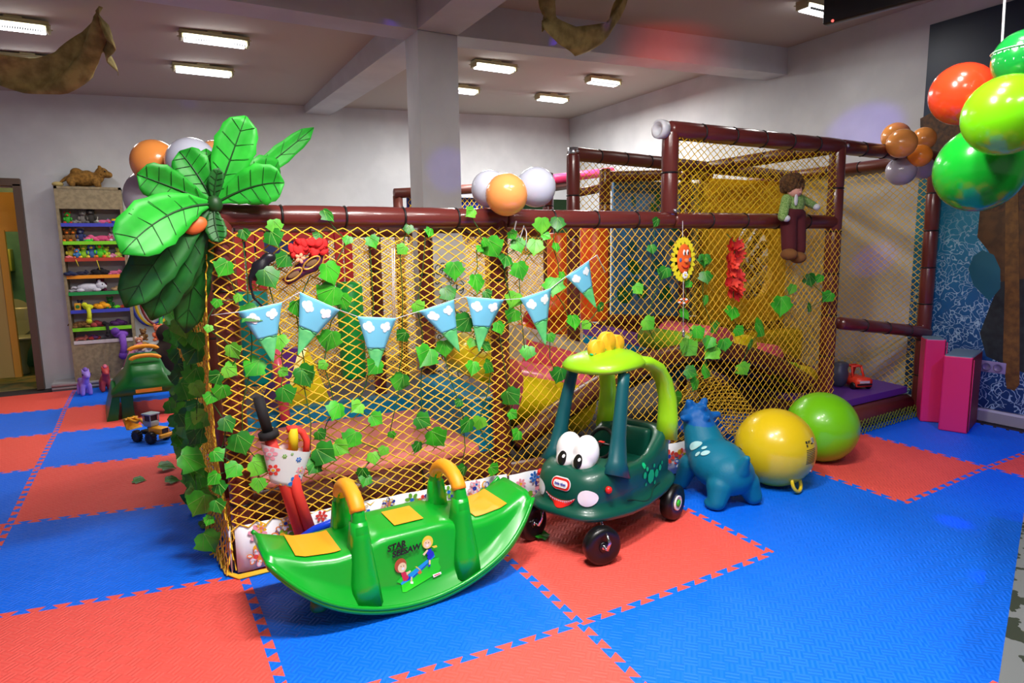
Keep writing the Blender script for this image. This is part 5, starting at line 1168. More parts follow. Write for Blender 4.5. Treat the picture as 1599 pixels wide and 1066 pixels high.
yc, yr = UY(1210, 698, -.5), 0
yr = pxsize(yc, 61); yc = V((yc.x, yc.y, yr * 1.0))
BALY = mat('yellow_ball_vinyl', (232, 200, 24), .3, coat=.45, spec=.5); BALG = mat('lime_ball_vinyl', (120, 210, 16), .33, coat=.35)
yc = UZ(1212, 757, .0); yc = V((yc.x, -.47, yr)); q_ = UY(1210, 699, -.47); yc.x = q_.x
HB1 = thing('hopper_ball', 'shiny yellow hopper ball with a loop handle beside the teal hopper', 'ball', (yc.x, yc.y, 0))
b = MB(); b.ell(yc, yr, BALY, 48, 32); obj('ball', b, HB1); YBV = b.bvh()
hc = UY(1243, 760, yc.y - yr * .72); d_ = (hc - yc).normalized(); 
b = MB(); rr_ = pxsize(hc, 13); base_ = yc + d_ * yr * .97; side = d_.cross(V((0, -1, .3))).normalized(); cen_ = yc + d_ * (yr + rr_ * .55); cen_.z = max(cen_.z, rr_ + .012)
side = V((1, .25, 0)).normalized(); upv = V((-.1, .35, 1)).normalized()
b.tube([cen_ + side * (rr_ * math.cos(t)) + upv * (rr_ * math.sin(t)) for t in [2 * PI * k / 26 for k in range(26)]], .0095, BALY, 10, closed=True); obj('handle', b, HB1)
b = MB(); fr_ = UY(1250, 703, yc.y - yr); nrm = (UY(1250, 703, yc.y - yr * .7) - yc).normalized(); SF = at(yc + nrm * (yr + .1), nrm, (1, 0, 0)); ink = mat('black_print', (50, 48, 30), .5)
pxm = yr / 61
for k in range(9):
    y_ = (-14 + 2.6 * k - 4) * pxm
    vs, fs = grid2(((-11 * pxm, y_), (11 * pxm, y_ + .8 * pxm), (11 * pxm, y_ + 1.9 * pxm), (-11 * pxm, y_ + 1.1 * pxm)), 8, 1); drape(b, vs, fs, SF, YBV, ink, .0012)
for x_, y_, w_, h_ in ((-8, 15, 2, 2), (-3, 15, 1.5, 2), (0, 16, 1, 1), (4, 12, 3, 1), (-8, 10, 1.5, 2)):
    vs, fs = grid2([((x_ + sx * w_) * pxm, (y_ + sy * h_) * pxm) for sx, sy in ((-1, -1), (1, -1), (1, 1), (-1, 1))], 2, 2); drape(b, vs, fs, SF, YBV, ink, .0012)
vs, fs = grid2([((9 + sx * 4) * pxm, (16 + sy * 3.6) * pxm) for sx, sy in ((-1, -1), (1, -1), (1, 1), (-1, 1))], 3, 3); drape(b, vs, fs, SF, YBV, mat('print_white', (230, 230, 226), .5), .001)
for k in range(5):
    vs, fs = grid2([((6 + 1.5 * k + sx * .4) * pxm, (16 + sy * 3) * pxm) for sx, sy in ((-1, -1), (1, -1), (1, 1), (-1, 1))], 1, 2); drape(b, vs, fs, SF, YBV, ink, .0016)
obj('printed_label', b, HB1, label='black printed label with barcode'); b = MB(); q2 = (UY(1251, 725, yc.y - yr * .65) - yc).normalized(); b.ell(yc + q2 * yr, .006, CW); obj('valve_plug', b, HB1, label='white valve plug')
gc = UY(1283, 668, -.3); gr = pxsize(gc, 53)
gz = gr; gq = UY(1283, 668, -.34); g2 = V((gq.x, gq.y, gr)); b = MB(); b.ell(g2, gr, BALG, 48, 32); obj('exercise_ball', b, label='lime green exercise ball behind the yellow hopper ball', cat='ball')

# ================================================================== POCKET WITH FOAM SWORDS, HOOP
yp = -.1
PK = thing('fabric_pocket', 'white flower-printed fabric pocket hanging on the net with foam swords in it', 'pocket', UY(445, 758, yp))
pt, pb_ = UY(443, 700, yp), UY(438, 756, yp); rings = []
L0, R0 = UY(407, 692, yp), UY(486, 704, yp)
for k in range(9):
    t = k / 8; l_ = L0.lerp(UY(422, 752, yp), t); r_ = R0.lerp(UY(467, 760, yp), t); c_ = (l_ + r_) / 2; hw = (r_ - l_).length / 2 * 1.0; ux = (r_ - l_).normalized(); dp_ = hw * .45
    rings.append([c_ + ux * (hw * math.cos(a)) + V((0, dp_ * math.sin(a), 0)) for a in [2 * PI * q / 28 for q in range(28)]])
b = MB(); b.loft(rings, SKW, cap0=False); inner = [[p.lerp(sum(r, V((0, 0, 0))) / len(r), .03) for p in r] for r in rings[:-1]]; b.loft([r[::-1] for r in inner], SKW, cap0=False, cap1=False); bvp = MB(); bvp.loft(rings, SKW); 
PV = bvp.bvh(); FMp = at(UY(443, 728, yp) + V((0, -.3, 0)), (0, -1, 0), (1, 0, 0)); Q_ = MB()
for x_, y_, r, c1, c2 in ((-.045, .0, .026, 2, 1), (.04, -.07, .032, 0, 4), (-.055, .07, .03, 3, 3), (.055, .03, .012, 0, 0), (.0, .055, .01, 4, 4), (.075, .075, .014, 1, 1), (.03, .06, .006, 4, 4), (.06, -.02, .018, 3, 1), (-.03, -.08, .02, 1, 2)):
    for q in range(6):
        a = q * PI / 3; vs, fs = disc2(r * .36, r * .28, 9, x_ + r * .66 * math.cos(a), y_ + r * .66 * math.sin(a), a); drape(Q_, vs, fs, FMp, PV, FC[c1], .0015)
    vs, fs = disc2(r * .4, None, 12, x_, y_); drape(Q_, vs, fs, FMp, PV, SKW, .0028); vs, fs = disc2(r * .25, None, 10, x_, y_); drape(Q_, vs, fs, FMp, PV, FC[c2], .0038)
b.merge(Q_); obj('cloth', b, PK)
FRD = mat('red_foam_tube', (240, 62, 52), .7, bump=(60, .1)); FBK = mat('black_foam', (24, 22, 26), .8); FYL = mat('yellow_foam', (230, 200, 20), .7)
SW1 = thing('foam_sword', 'red foam sword with black handle in the fabric pocket', 'toy sword', UY(455, 830, -.1))
s0, s1, s2 = UY(403, 620, -.1), UY(419, 676, -.1), UY(470, 838, -.11)
b = MB(); b.tube([s1, s1.lerp(s2, .3), s2], .023, FRD, 14); obj('blade', b, SW1); b = MB(); b.tube([s0, s1], [.022, .021], FBK, 14); b.tube([s1 - (s1 - s0).normalized() * .008, s1 + (s1 - s0).normalized() * .02], .04, FBK, 16); obj('handle', b, SW1, label='black foam handle')
SW2 = thing('foam_hook_sword', 'red and yellow foam sword with a curved guard in the fabric pocket', 'toy sword', UY(470, 830, -.13))
t0, t1 = UY(458, 668, -.1), UY(458, 702, -.1); t2 = UY(484, 826, -.13)
b = MB(); b.tube([t0, t1], .02, FYL, 12); obj('handle', b, SW2, label='yellow foam handle'); b = MB(); b.tube([UY(448, 670, -.1), UY(460, 668, -.1), UY(472, 674, -.1), UY(479, 688, -.1), UY(478, 708, -.1)], .014, FRD, 10); obj('guard', b, SW2); b = MB(); b.tube([UY(455, 715, -.1), UY(463, 765, -.115), t2], .023, FRD, 12); obj('blade', b, SW2)
b = MB(); h0, h1, h2, h3 = UY(468, 842, -.14), UY(492, 826, -.17), UY(520, 815, -.18), UY(550, 809, -.17)
hc_ = V((h2.x + .06, -.2, 0)); b.tube([UZ(455, 862, .03), h0, h1, h2, h3, UY(580, 806, -.16), UY(615, 812, -.16), UY(650, 835, -.16)], .017, mat('blue_hoop_plastic', (20, 70, 226), .25, coat=.3), 12); obj('hoop', b, label='blue plastic hoop behind the bright green seesaw', cat='hoop')

# ================================================================== TOY LOADER
LD = thing('toy_loader', 'yellow toy wheel loader with grey cab on the blue mat', 'toy loader', (-.35, 2.4, 0), math.radians(-52))
ly = mat('loader_yellow', (236, 164, 10), .4); lg = mat('loader_grey', (150, 170, 176), .4); lk = mat('loader_black', (22, 22, 24), .5)
def lp(n, mb, **k): return obj(n, mb, LD, local=True, **k)
b = MB(); b.box((.07, 0, .085), (.13, .075, .05), ly, bev=.012); b.box((.145, 0, .055), (.025, .11, .03), ly, bev=.006); b.box((.137, 0, .088), (.004, .05, .035), lk); lp('rear_body', b)
b = MB(); b.box((-.03, 0, .06), (.12, .05, .03), lk, bev=.006); lp('chassis', b)
b = MB(); b.box((.0, 0, .13), (.075, .075, .04), lg, bev=.008); b.box((.0, 0, .2), (.09, .085, .012), lg, bev=.004); b.box((.0, 0, .165), (.055, .06, .05), lk)
for x in (-.035, .035):
    for y in (-.033, .033): b.tube([(x, y, .14), (x, y, .2)], .004, lg, 6)
lp('cab', b, label='grey cab')
for x in (-.08, .06):
    for y in (-.06, .06):
        b = MB(); M = at((x, y, .042), (0, math.copysign(1, y), 0), (0, 0, 1)); b.lathe([(.012, -.018), (.036, -.018), (.042, -.008), (.042, .008), (.036, .018), (.02, .012), (0, .01)], lk, 20, M)
        for k in range(14): a = 2 * PI * k / 14; b.box((x + .041 * math.cos(a), y, .042 + .041 * math.sin(a) + .0), (.008, .03, .006), lk)
        b.v = [V((v.x, v.y, max(v.z, 0))) for v in b.v]; lp('wheel', b)
b = MB()
for y in (-.022, .022): b.tube([(-.03, y, .12), (-.08, y, .155), (-.12, y, .13), (-.17, y, .135), (-.215, y, .15)], .011, ly, 8)
b.tube([(-.2, -.022, .148), (-.2, .022, .148)], .008, ly, 6); lp('lift_arm', b)
b = MB(); b.loft([[V((x, y, z)) for x, z in ((-.205, .155), (-.235, .15), (-.2, .07), (-.16, .075), (-.172, .085), (-.198, .085), (-.212, .14), (-.2, .145))] for y in (-.05, .05)], ly, smooth=False); lp('bucket', b)
# ================================================================== TOY SHELF
ysf = 4.9
sl, sr = UY(84, 300, ysf).x, UY(189, 300, ysf).x; sz = 2.0; SH = thing('toy_shelf', 'tall greyish wooden shelf with coloured shelf edges against the back wall', 'shelf', ((sl + sr) / 2, ysf + .13, .07))
wood = mat('grey_oak_board', (150, 136, 104), .6, vary=((128, 116, 88), 26)); inside = mat('shelf_back_board', (200, 196, 196), .7)
b = MB()
for x in (sl + .012, sr - .012): b.box((x, ysf + .13, (sz + .07) / 2), (.024, .25, sz - .07), wood)
obj('side_panels', b, SH)
b = MB(); b.box(((sl + sr) / 2, ysf + .245, (sz + .07) / 2), (sr - sl, .014, sz - .07), inside); obj('back_panel', b, SH)
b = MB(); zt_ = UY(130, 326, ysf).z; b.box(((sl + sr) / 2, ysf + .02, (sz + zt_) / 2), (sr - sl, .022, sz - zt_), wood); b.box(((sl + sr) / 2, ysf + .13, sz - .012), (sr - sl, .25, .024), wood); obj('top_board', b, SH)
zb_ = UY(140, 533, ysf).z; b = MB(); b.box(((sl + sr) / 2, ysf + .02, (zb_ + .07) / 2), (sr - sl, .022, zb_ - .07), wood); obj('lower_board', b, SH)
SHZ = []; ROWS = [351, 379, 405, 432, 458, 486, 514, 534]
for py, c, n in ((351, (60, 70, 190), 'blue'), (379, (130, 220, 30), 'lime'), (405, (180, 60, 40), 'red'), (432, (240, 150, 20), 'orange'), (458, (20, 150, 70), 'green'), (486, (50, 60, 180), 'blue'), (514, (130, 220, 30), 'lime'), (534, (206, 200, 200), 'white')):
    z = UY(140, py, ysf).z; SHZ.append(z + .014); b = MB(); b.box(((sl + sr) / 2, ysf + .12, z), (sr - sl - .05, .22, .02), inside); b.box(((sl + sr) / 2, ysf + .008, z), (sr - sl - .05, .012, .034), mat('shelf_edge_' + n, c, .5)); obj('shelf_board', b, SH, label='shelf board with a ' + n + ' edge')

def plush(px, z, w, rgb, label, kind='sit', rgb2=None, y=None, rz=0.0, vary=None, name='plush_toy', cat='plush toy', x=None, sc2=1.0, group='plush toys on the shelf'):
    """soft toy about w pixels wide; z = what it sits on"""
    y = ysf + .09 if y is None else y
    p = UY(px, 400, y) if x is None else V((x, y, 0)); s = pxsize(V((p.x, y, z)), w)
    if x is None and group == 'plush toys on the shelf':
        row = min(range(8), key=lambda i: abs(SHZ[i] - z)); py = ROWS[row]; lp, rp_ = 83 + (py - 330) * .115, 189 + (py - 330) * .045
        p.x = sl + .06 + max(0, min(1, (px - lp - 3) / (rp_ - lp - 8))) * (sr - sl - .12); s *= 1.3
    m = mat('plush_%d_%d_%d' % rgb, rgb, .95, bump=(70, .5), vary=vary); m2 = mat('plush_%d_%d_%d' % rgb2, rgb2, .95) if rgb2 else m
    b = MB(); h = s / 2
    if kind == 'sit':                              # body, head, ears, arms, feet
        b.ell((0, .0, h * .75), (h * .62, h * .5, h * .75), m, 12, 8); b.ell((0, -h * .1, h * 1.75), (h * .55, h * .5, h * .5), m, 12, 8); b.ell((0, -h * .55, h * 1.65), (h * .25, h * .2, h * .2), m2, 8, 6)
        for q in (-1, 1):
            b.ell((q * h * .42, 0, h * 2.18), (h * .2, h * .12, h * .24), m2, 8, 6); b.ell((q * h * .6, -h * .3, h * .9), (h * .2, h * .3, h * .36), m, 8, 6); b.ell((q * h * .5, -h * .6, h * .22), (h * .28, h * .4, h * .22), m2, 8, 6)
            b.ell((q * h * .2, -h * .52, h * 1.9), h * .07, TIE, 6, 5)
    elif kind == 'lie':                            # long animal lying along x
        b.ell((0, 0, h * .3), (h * .75, h * .34, h * .3), m, 14, 8); b.ell((h * .72, -.1 * h, h * .42), (h * .32, h * .28, h * .28), m, 10, 8); b.ell((h * .98, -h * .15, h * .36), (h * .14, h * .14, h * .12), m2, 8, 6)
        for q in (-1, 1): b.ell((h * .66, q * h * .2, h * .68), (h * .1, h * .08, h * .16), m2, 8, 6); b.ell((q * h * .5, -h * .34, h * .13), (h * .26, h * .2, h * .13), m2, 8, 6)
        b.tube([(-h * .7, 0, h * .3), (-h * .95, .0, h * .36), (-h * 1.05, 0, h * .24)], [h * .1, h * .08, h * .05], m, 8)
        b.ell((h * .85, -h * .33, h * .5), h * .05, TIE, 6, 5)
    elif kind == 'heap':                           # limp soft thing
        for k in range(6): a = k * 1.05; b.ell((h * .5 * math.cos(a), h * .3 * math.sin(a), h * (.26 + .1 * (k % 2))), (h * .45, h * .32, h * .26), m if k % 2 else m2, 10, 7)
        b.ell((0, -h * .1, h * .55), (h * .35, h * .3, h * .26), m, 10, 7)
    elif kind == 'hang':                           # flops over a shelf edge
        b.ell((0, 0, h * .3), (h * .5, h * .4, h * .3), m, 10, 8); b.ell((-h * .3, -h * .2, h * .55), (h * .3, h * .28, h * .28), m2, 10, 8)
        b.tube([(0, 0, h * .2), (h * .1, -ysf * 0 - (y - ysf) - .03, h * .15), (h * .15, -(y - ysf) - .05, -h * .5), (h * .05, -(y - ysf) - .05, -h * 1.1)], [h * .22, h * .22, h * .2, h * .24], m, 10); b.ell((h * .05, -(y - ysf) - .055, -h * 1.15), (h * .28, h * .26, h * .28), m2, 10, 8)
    zmin = min(v.z for v in b.v)
    off = V((p.x, y, z - (zmin if kind != 'hang' else -.0)))
    R_ = Matrix.Rotation(rz, 4, 'Z'); b.v = [R_ @ v + off for v in b.v]
    o = obj(name, b, label=label, cat=cat, group=group); return o
Z = SHZ
plush(93, Z[0], 12, (60, 170, 50), 'small green and red plush at the left of the top blue shelf', rgb2=(200, 60, 40)); plush(108, Z[0], 12, (140, 136, 130), 'light grey plush on the top blue shelf', 'heap'); plush(121, Z[0], 14, (120, 116, 112), 'mid grey plush beside the dark furry one on the top shelf'); plush(136, Z[0], 16, (56, 54, 50), 'dark furry grey plush on the top blue shelf', 'sit', rgb2=(100, 100, 96)); plush(145, Z[0], 7, (220, 226, 210), 'tiny white plush on the top blue shelf'); plush(157, Z[0], 16, (226, 100, 150), 'pink doll lying on the top blue shelf', 'lie', rgb2=(100, 120, 150)); plush(170, Z[0], 10, (196, 60, 70), 'small red plush beside the toy cup on the top shelf', 'heap')
b = MB(); c_ = UY(180, 345, ysf + .08); b.lathe([(.0, 0), (.03, 0), (.036, .03), (.036, .032), (.03, .05), (0, .052)], mat('cup_yellow', (236, 190, 30), .5), 16, at((c_.x, ysf + .08, Z[0]))); b.lathe([(.037, 0), (.037, .028), (.034, .028)], mat('cup_blue', (40, 50, 200), .5), 16, at((c_.x, ysf + .08, Z[0]))); obj('toy_cup', b, label='yellow and blue toy cup at the right of the top shelf', cat='toy')
plush(92, Z[1], 13, (120, 84, 40), 'brown plush with orange feet on the left of the lime shelf below the top', rgb2=(240, 120, 30)); plush(103, Z[1], 13, (130, 96, 50), 'second brown plush with orange paws on the upper lime shelf', rgb2=(246, 130, 40)); plush(116, Z[1], 14, (50, 60, 110), 'navy plush with pale tummy on the upper lime shelf', rgb2=(120, 130, 150)); plush(134, Z[1], 20, (226, 96, 140), 'pink plush sitting on the upper lime shelf', 'heap', rgb2=(236, 120, 160)); plush(155, Z[1], 24, (214, 84, 130), 'long pink plush lying on the upper lime shelf', 'lie'); plush(178, Z[1], 15, (150, 150, 156), 'grey plush dog at the right of the upper lime shelf', rgb2=(220, 220, 224)); plush(130, Z[1], 9, (70, 220, 60), 'flat bright green toy on the front of the upper lime shelf', 'lie', y=ysf + .03)
plush(98, Z[2], 14, (190, 180, 60), 'brown-headed yellow plush on the red shelf', rgb2=(90, 60, 30)); plush(94, Z[2], 9, (240, 130, 140), 'small pink plush at the left front of the red shelf', 'heap', y=ysf + .04); plush(109, Z[2], 10, (70, 130, 190), 'small blue plush on the red shelf', rgb2=(240, 120, 60), y=ysf + .05); plush(121, Z[2], 14, (150, 210, 50), 'lime plush with yellow head on the left of the red shelf', rgb2=(230, 210, 60)); plush(135, Z[2], 15, (70, 110, 180), 'blue dressed plush with yellow head on the red shelf', rgb2=(236, 206, 70)); plush(150, Z[2], 16, (90, 220, 50), 'bright green plush with orange feet on the red shelf', rgb2=(240, 120, 40)); plush(161, Z[2], 11, (190, 226, 60), 'pale lime plush on the right of the red shelf', 'sit'); plush(173, Z[2], 13, (220, 130, 170), 'pink spiky plush on the right of the red shelf', 'heap', rgb2=(236, 160, 190)); plush(184, Z[2], 10, (200, 214, 80), 'yellow-green plush at the right end of the red shelf', 'sit')
plush(97, Z[3], 13, (90, 50, 130), 'purple plush on the left of the orange shelf', 'heap'); plush(114, Z[3], 16, (44, 44, 70), 'dark navy plush lying on the orange shelf', 'lie'); plush(149, Z[3], 22, (28, 26, 32), 'black toy bag on the orange shelf', 'heap', name='toy_bag', cat='toy'); plush(173, Z[3], 16, (220, 110, 150), 'pale pink plush lying on the right of the orange shelf', 'lie'); plush(91, Z[3], 15, (40, 50, 84), 'navy cap hanging off the left end of the orange shelf', 'heap', y=ysf + .0, name='toy_hat', cat='toy hat')
for a_, c2, lab in (((118, 405), (123, 416), 'yellow strap hanging left below the red shelf'), ((151, 406), (156, 421), 'yellow strap hanging right below the red shelf')):
    p0, p1 = UY(*a_, ysf - .01), UY(*c2, ysf - .015); b = MB(); b.tube([p0, p1], .008, mat('strap_yellow', (226, 210, 40), .6), 6, flat=.4); obj('strap', b, label=lab, cat='strap', group='yellow straps of the shelf')
plush(128, Z[4], 34, (206, 208, 220), 'large white plush sprawled on the green shelf', 'lie', y=ysf + .07); plush(100, Z[4], 12, (170, 166, 176), 'grey plush at the left of the green shelf', 'heap'); plush(148, Z[4], 16, (120, 40, 80), 'dark pink plush behind the white one on the green shelf', 'sit', y=ysf + .17); plush(177, Z[4], 14, (180, 150, 110), 'beige plush at the right of the green shelf', 'heap')
b = MB(); p = V((sl + .085, 0, 0)); b.box((p.x, ysf + .07, Z[5] + .035), (.055, .05, .07), mat('toy_box_yellow', (220, 160, 30), .6), bev=.004); b.ell((p.x, ysf + .043, Z[5] + .035), (.018, .003, .018), mat('toy_box_green', (40, 120, 50), .6)); obj('toy_box', b, label='small yellow toy box at the left of the lower blue shelf', cat='toy box')
plush(113, Z[5], 10, (46, 50, 90), 'small navy plush beside the yellow toy box', 'sit'); plush(126, Z[5], 22, (206, 214, 40), 'yellow-green caterpillar plush drooping over the lower blue shelf', 'hang', y=ysf + .06); plush(151, Z[5], 22, (246, 170, 30), 'orange plush on the lower blue shelf', 'heap'); plush(164, Z[5], 12, (30, 110, 40), 'dark green plush on the lower blue shelf', 'sit'); plush(176, Z[5], 10, (110, 230, 40), 'small neon green plush on the lower blue shelf', 'heap'); plush(186, Z[5], 10, (190, 70, 50), 'reddish plush at the right of the lower blue shelf', 'heap')
plush(114, Z[6], 26, (150, 110, 60), 'brown spotted plush lying on the lower lime shelf', 'lie', vary=((90, 60, 30), 60)); plush(140, Z[6], 20, (130, 40, 50), 'dark red plush on the lower lime shelf', 'heap', rgb2=(180, 70, 70)); plush(157, Z[6], 16, (30, 26, 34), 'black plush drooping over the lower lime shelf', 'hang', y=ysf + .06); plush(177, Z[6], 20, (80, 40, 100), 'dark purple plush at the right of the lower lime shelf', 'heap')
plush(113, Z[7], 16, (196, 110, 100), 'pinkish doll lying at the left of the bottom white shelf', 'lie'); plush(134, Z[7], 16, (110, 60, 120), 'purple and red plush on the bottom white shelf', 'heap', rgb2=(190, 60, 60)); plush(180, Z[7], 34, (130, 80, 190), 'purple plush pony flopping over the bottom white shelf', 'hang', y=ysf + .05, rgb2=(110, 66, 170))
# camel-like plush on top
cm = mat('camel_plush', (150, 108, 44), .95, vary=((112, 80, 30), 40), bump=(80, .8))
c_ = UY(131, 278, ysf + .1)
def camel(q):
    k = .115
    q.ell((0, 0, .09), (.15, .075, .075), cm, 18, 12); q.ell((-.06, 0, .15), (.055, .055, .045), cm); q.ell((.03, 0, .14), (.05, .05, .035), cm); limb(q, (.12, 0, .1), .05, (.14, -.01, .15), .045, cm); q.ell((.155, -.01, .155), (.06, .055, .052), cm); q.ell((.205, -.02, .135), (.045, .04, .034), cm)
    for x in (-.11, .1): 
        for y in (-.06, .06): limb(q, (x, y, .06), .038, (x + .01, y * 1.3, .03), .03, cm)
    for y in (-.04, .04): q.ell((.14, y, .205), (.02, .012, .022), cm)
    limb(q, (-.15, 0, .09), .02, (-.2, 0, .05), .014, cm)
b = blob_mb(camel, cm, .01, 3); zm = min(v.z for v in b.v); b.v = [v * 1.0 + V((c_.x, ysf + .13, 2.0 - zm)) for v in b.v]; CMO = thing('plush_camel', 'brown plush camel lying on top of the toy shelf', 'plush toy', (c_.x, ysf + .13, 2.0)); obj('body', b, CMO)
b = MB()
for y in (-.05, .035): b.ell((c_.x + .185, ysf + .13 + y - .012, 2.0 + .165 - zm), .008, TIE, 8, 6)
obj('eyes', b, CMO)
b = MB(); q0 = UY(86, 289, ysf + .08); b.ell((q0.x + .02, ysf + .1, 2.025), (.05, .04, .025), mat('cream_plush', (190, 170, 110), .95)); obj('plush_toy', b, label='small cream plush beside the camel on top of the shelf', cat='plush toy', group='plush toys on the shelf')

# toys beside the shelf: flowered bin full of plush, hanging hoops
bp_ = UZ(226, 586, .07); by = 4.62
bx0, bx1 = UY(204, 560, by).x, UY(250, 560, by).x; zb0, zb1 = UY(225, 583, by).z, UY(225, 545, by).z
b = MB(); zb0 = 0.0; b.box(((bx0 + bx1) / 2, by + .1, zb1 / 2), (bx1 - bx0, .24, zb1), SKW, bev=.02); flower_print(b, at(((bx0 + bx1) / 2, by - .0215, zb1 * .6), (0, -1, 0), (1, 0, 0)), bx1 - bx0 - .02, zb1 * .75, 34, .012, .03, seed=9); obj('toy_bin', b, label='white flower-printed fabric toy bin beside the shelf', cat='toy bin')
gxx = (bx0 + bx1) / 2; GP = 'plush toys heaped on the flowered bin'
plush(212, zb1, 24, (200, 160, 90), 'giraffe-spotted plush on the left of the flowered bin', 'heap', y=by + .12, vary=((110, 66, 30), 50), group=GP); plush(212, zb1 + .07, 16, (150, 110, 60), 'spotted giraffe head on top of the heap in the flowered bin', 'sit', y=by + .16, vary=((90, 60, 30), 60), group=GP); plush(228, zb1, 30, (206, 206, 204), 'white plush lying across the flowered bin', 'lie', y=by + .02, group=GP); plush(236, zb1 + .06, 22, (226, 120, 80), 'orange plush behind the white one on the flowered bin', 'sit', y=by + .14, group=GP); plush(204, zb1 - .02, 20, (200, 130, 100), 'tan monkey plush on the left edge of the flowered bin', 'sit', y=by + .0, rgb2=(226, 200, 180), group=GP); plush(244, zb1, 15, (196, 190, 180), 'pale plush at the top right of the flowered bin', 'heap', y=by + .16, group=GP)
pl = thing('long_legged_doll', 'pink long-legged plush hanging down the left side of the flowered bin', 'plush toy', UY(200, 570, by - .06)); b = MB(); pk_ = mat('plush_pale_pink', (226, 140, 160), .95)
b.tube([UY(222, 537, by - .02), UY(208, 545, by - .05), UY(201, 560, by - .06), UY(197, 572, by - .06)], [.03, .028, .024, .024], pk_, 10); obj('leg', b, pl); b = MB(); b.ell(UY(197, 577, by - .07), (.045, .04, .03), mat('plush_pale_sole', (226, 196, 200), .95)); obj('foot', b, pl)
b = blob_mb(lambda q: (q.ell(UY(266, 560, 4.5), (.13, .12, .24), BLKP), q.ell(UY(262, 520, 4.5), (.11, .1, .1), BLKP), limb(q, UY(250, 545, 4.45), .06, UY(240, 556, 4.4), .05, BLKP)), mat('dark_brown_plush', (40, 26, 22), .95), .02, 4); zm = min(v.z for v in b.v); b.v = [v - V((0, 0, zm)) if v.z < zm + .02 else v for v in b.v]; b.v = [V((v.x, v.y, max(0.0, v.z))) for v in b.v]; obj('plush_bear', b, label='big dark brown plush bear beside the flowered bin', cat='plush toy')
for k, (px, c, lab) in enumerate(((232, (40, 60, 190), 'blue hoop hanging above the flowered bin'), (238, (236, 200, 40), 'yellow hoop hanging above the flowered bin'), (246, (120, 30, 40), 'maroon hoop hanging above the flowered bin'))):
    b = MB(); c0 = UY(px, 470, 5.14 - .03 * k); b.tube([c0 + V((.16 * math.cos(t), 0, .26 * math.sin(t))) for t in [2 * PI * q / 28 for q in range(28)]], .013, mat('hoop_%d' % k, c, .4), 8, closed=True); obj('hoop', b, label=lab, cat='hoop', group='hoops hanging by the shelf')
ph = thing('striped_pole', 'yellow and green pole standing behind the flowered bin', 'pole', UY(251, 590, 4.95)); b = MB(); a_, c_, d_ = UY(251, 440, 4.95), UY(251, 492, 4.95), UY(251, 585, 4.95); b.tube([c_, a_], .02, mat('pole_yellow', (236, 196, 20), .4), 10); obj('upper_half', b, ph); b = MB(); b.tube([V((d_.x, 4.95, .07)), c_], .02, mat('pole_green', (20, 150, 50), .4), 10); obj('lower_half', b, ph)

# ponies
def pony(px, py, y, rgb, rgb2, label, rz, s=1.0):
    p = UZ(px, py); m = mat('pony_%d_%d_%d' % rgb, rgb, .5); h = mat('pony_hair_%d_%d_%d' % rgb2, rgb2, .8); o = thing('toy_pony', label, 'toy pony', (p.x, p.y, 0), rz, group='toy ponies by the shelf', sc=s)
    def pn(q):
        q.ell((0, 0, .11), (.075, .045, .05), m); limb(q, (.055, 0, .13), .034, (.085, 0, .19), .03, m); q.ell((.1, 0, .205), (.045, .038, .036), m); q.ell((.135, 0, .19), (.026, .025, .022), m)
        for x in (-.05, .055):
            for y_ in (-.028, .028): limb(q, (x, y_, .09), .024, (x, y_ * 1.15, .014), .022, m, 8)
        for y_ in (-.025, .025): limb(q, (.085, y_, .235), .012, (.08, y_ * 1.2, .262), .006, m, 8)
    b = blob_mb(pn, m, .009, 3); zm = min(v.z for v in b.v); b.v = [v - V((0, 0, zm)) for v in b.v]; obj('body', b, o, local=True)
    b = MB(); b.tube([(.115, 0, .25), (.085, 0, .26), (.05, .012, .225), (.03, .02, .17), (.035, .03, .13)], [.012, .02, .022, .02, .01], h, 8); obj('mane', b, o, local=True); b = MB(); b.tube([(-.07, 0, .13), (-.105, 0, .135), (-.125, .01, .09), (-.12, .02, .03)], [.014, .024, .026, .01], h, 8); obj('tail', b, o, local=True)
    b = MB()
    for y_ in (-.034, .034): b.ell((.118, y_, .213), (.009, .004, .012), BLKP, 8, 6)
    obj('eyes', b, o, local=True)
pony(133, 616, 0, (160, 130, 226), (130, 100, 200), 'lilac toy pony facing forward on the blue mat', math.radians(-70), 1.0); pony(166, 610, 0, (196, 66, 66), (236, 120, 150), 'red toy pony with pink tail on the blue mat', math.radians(-80), 1.0)

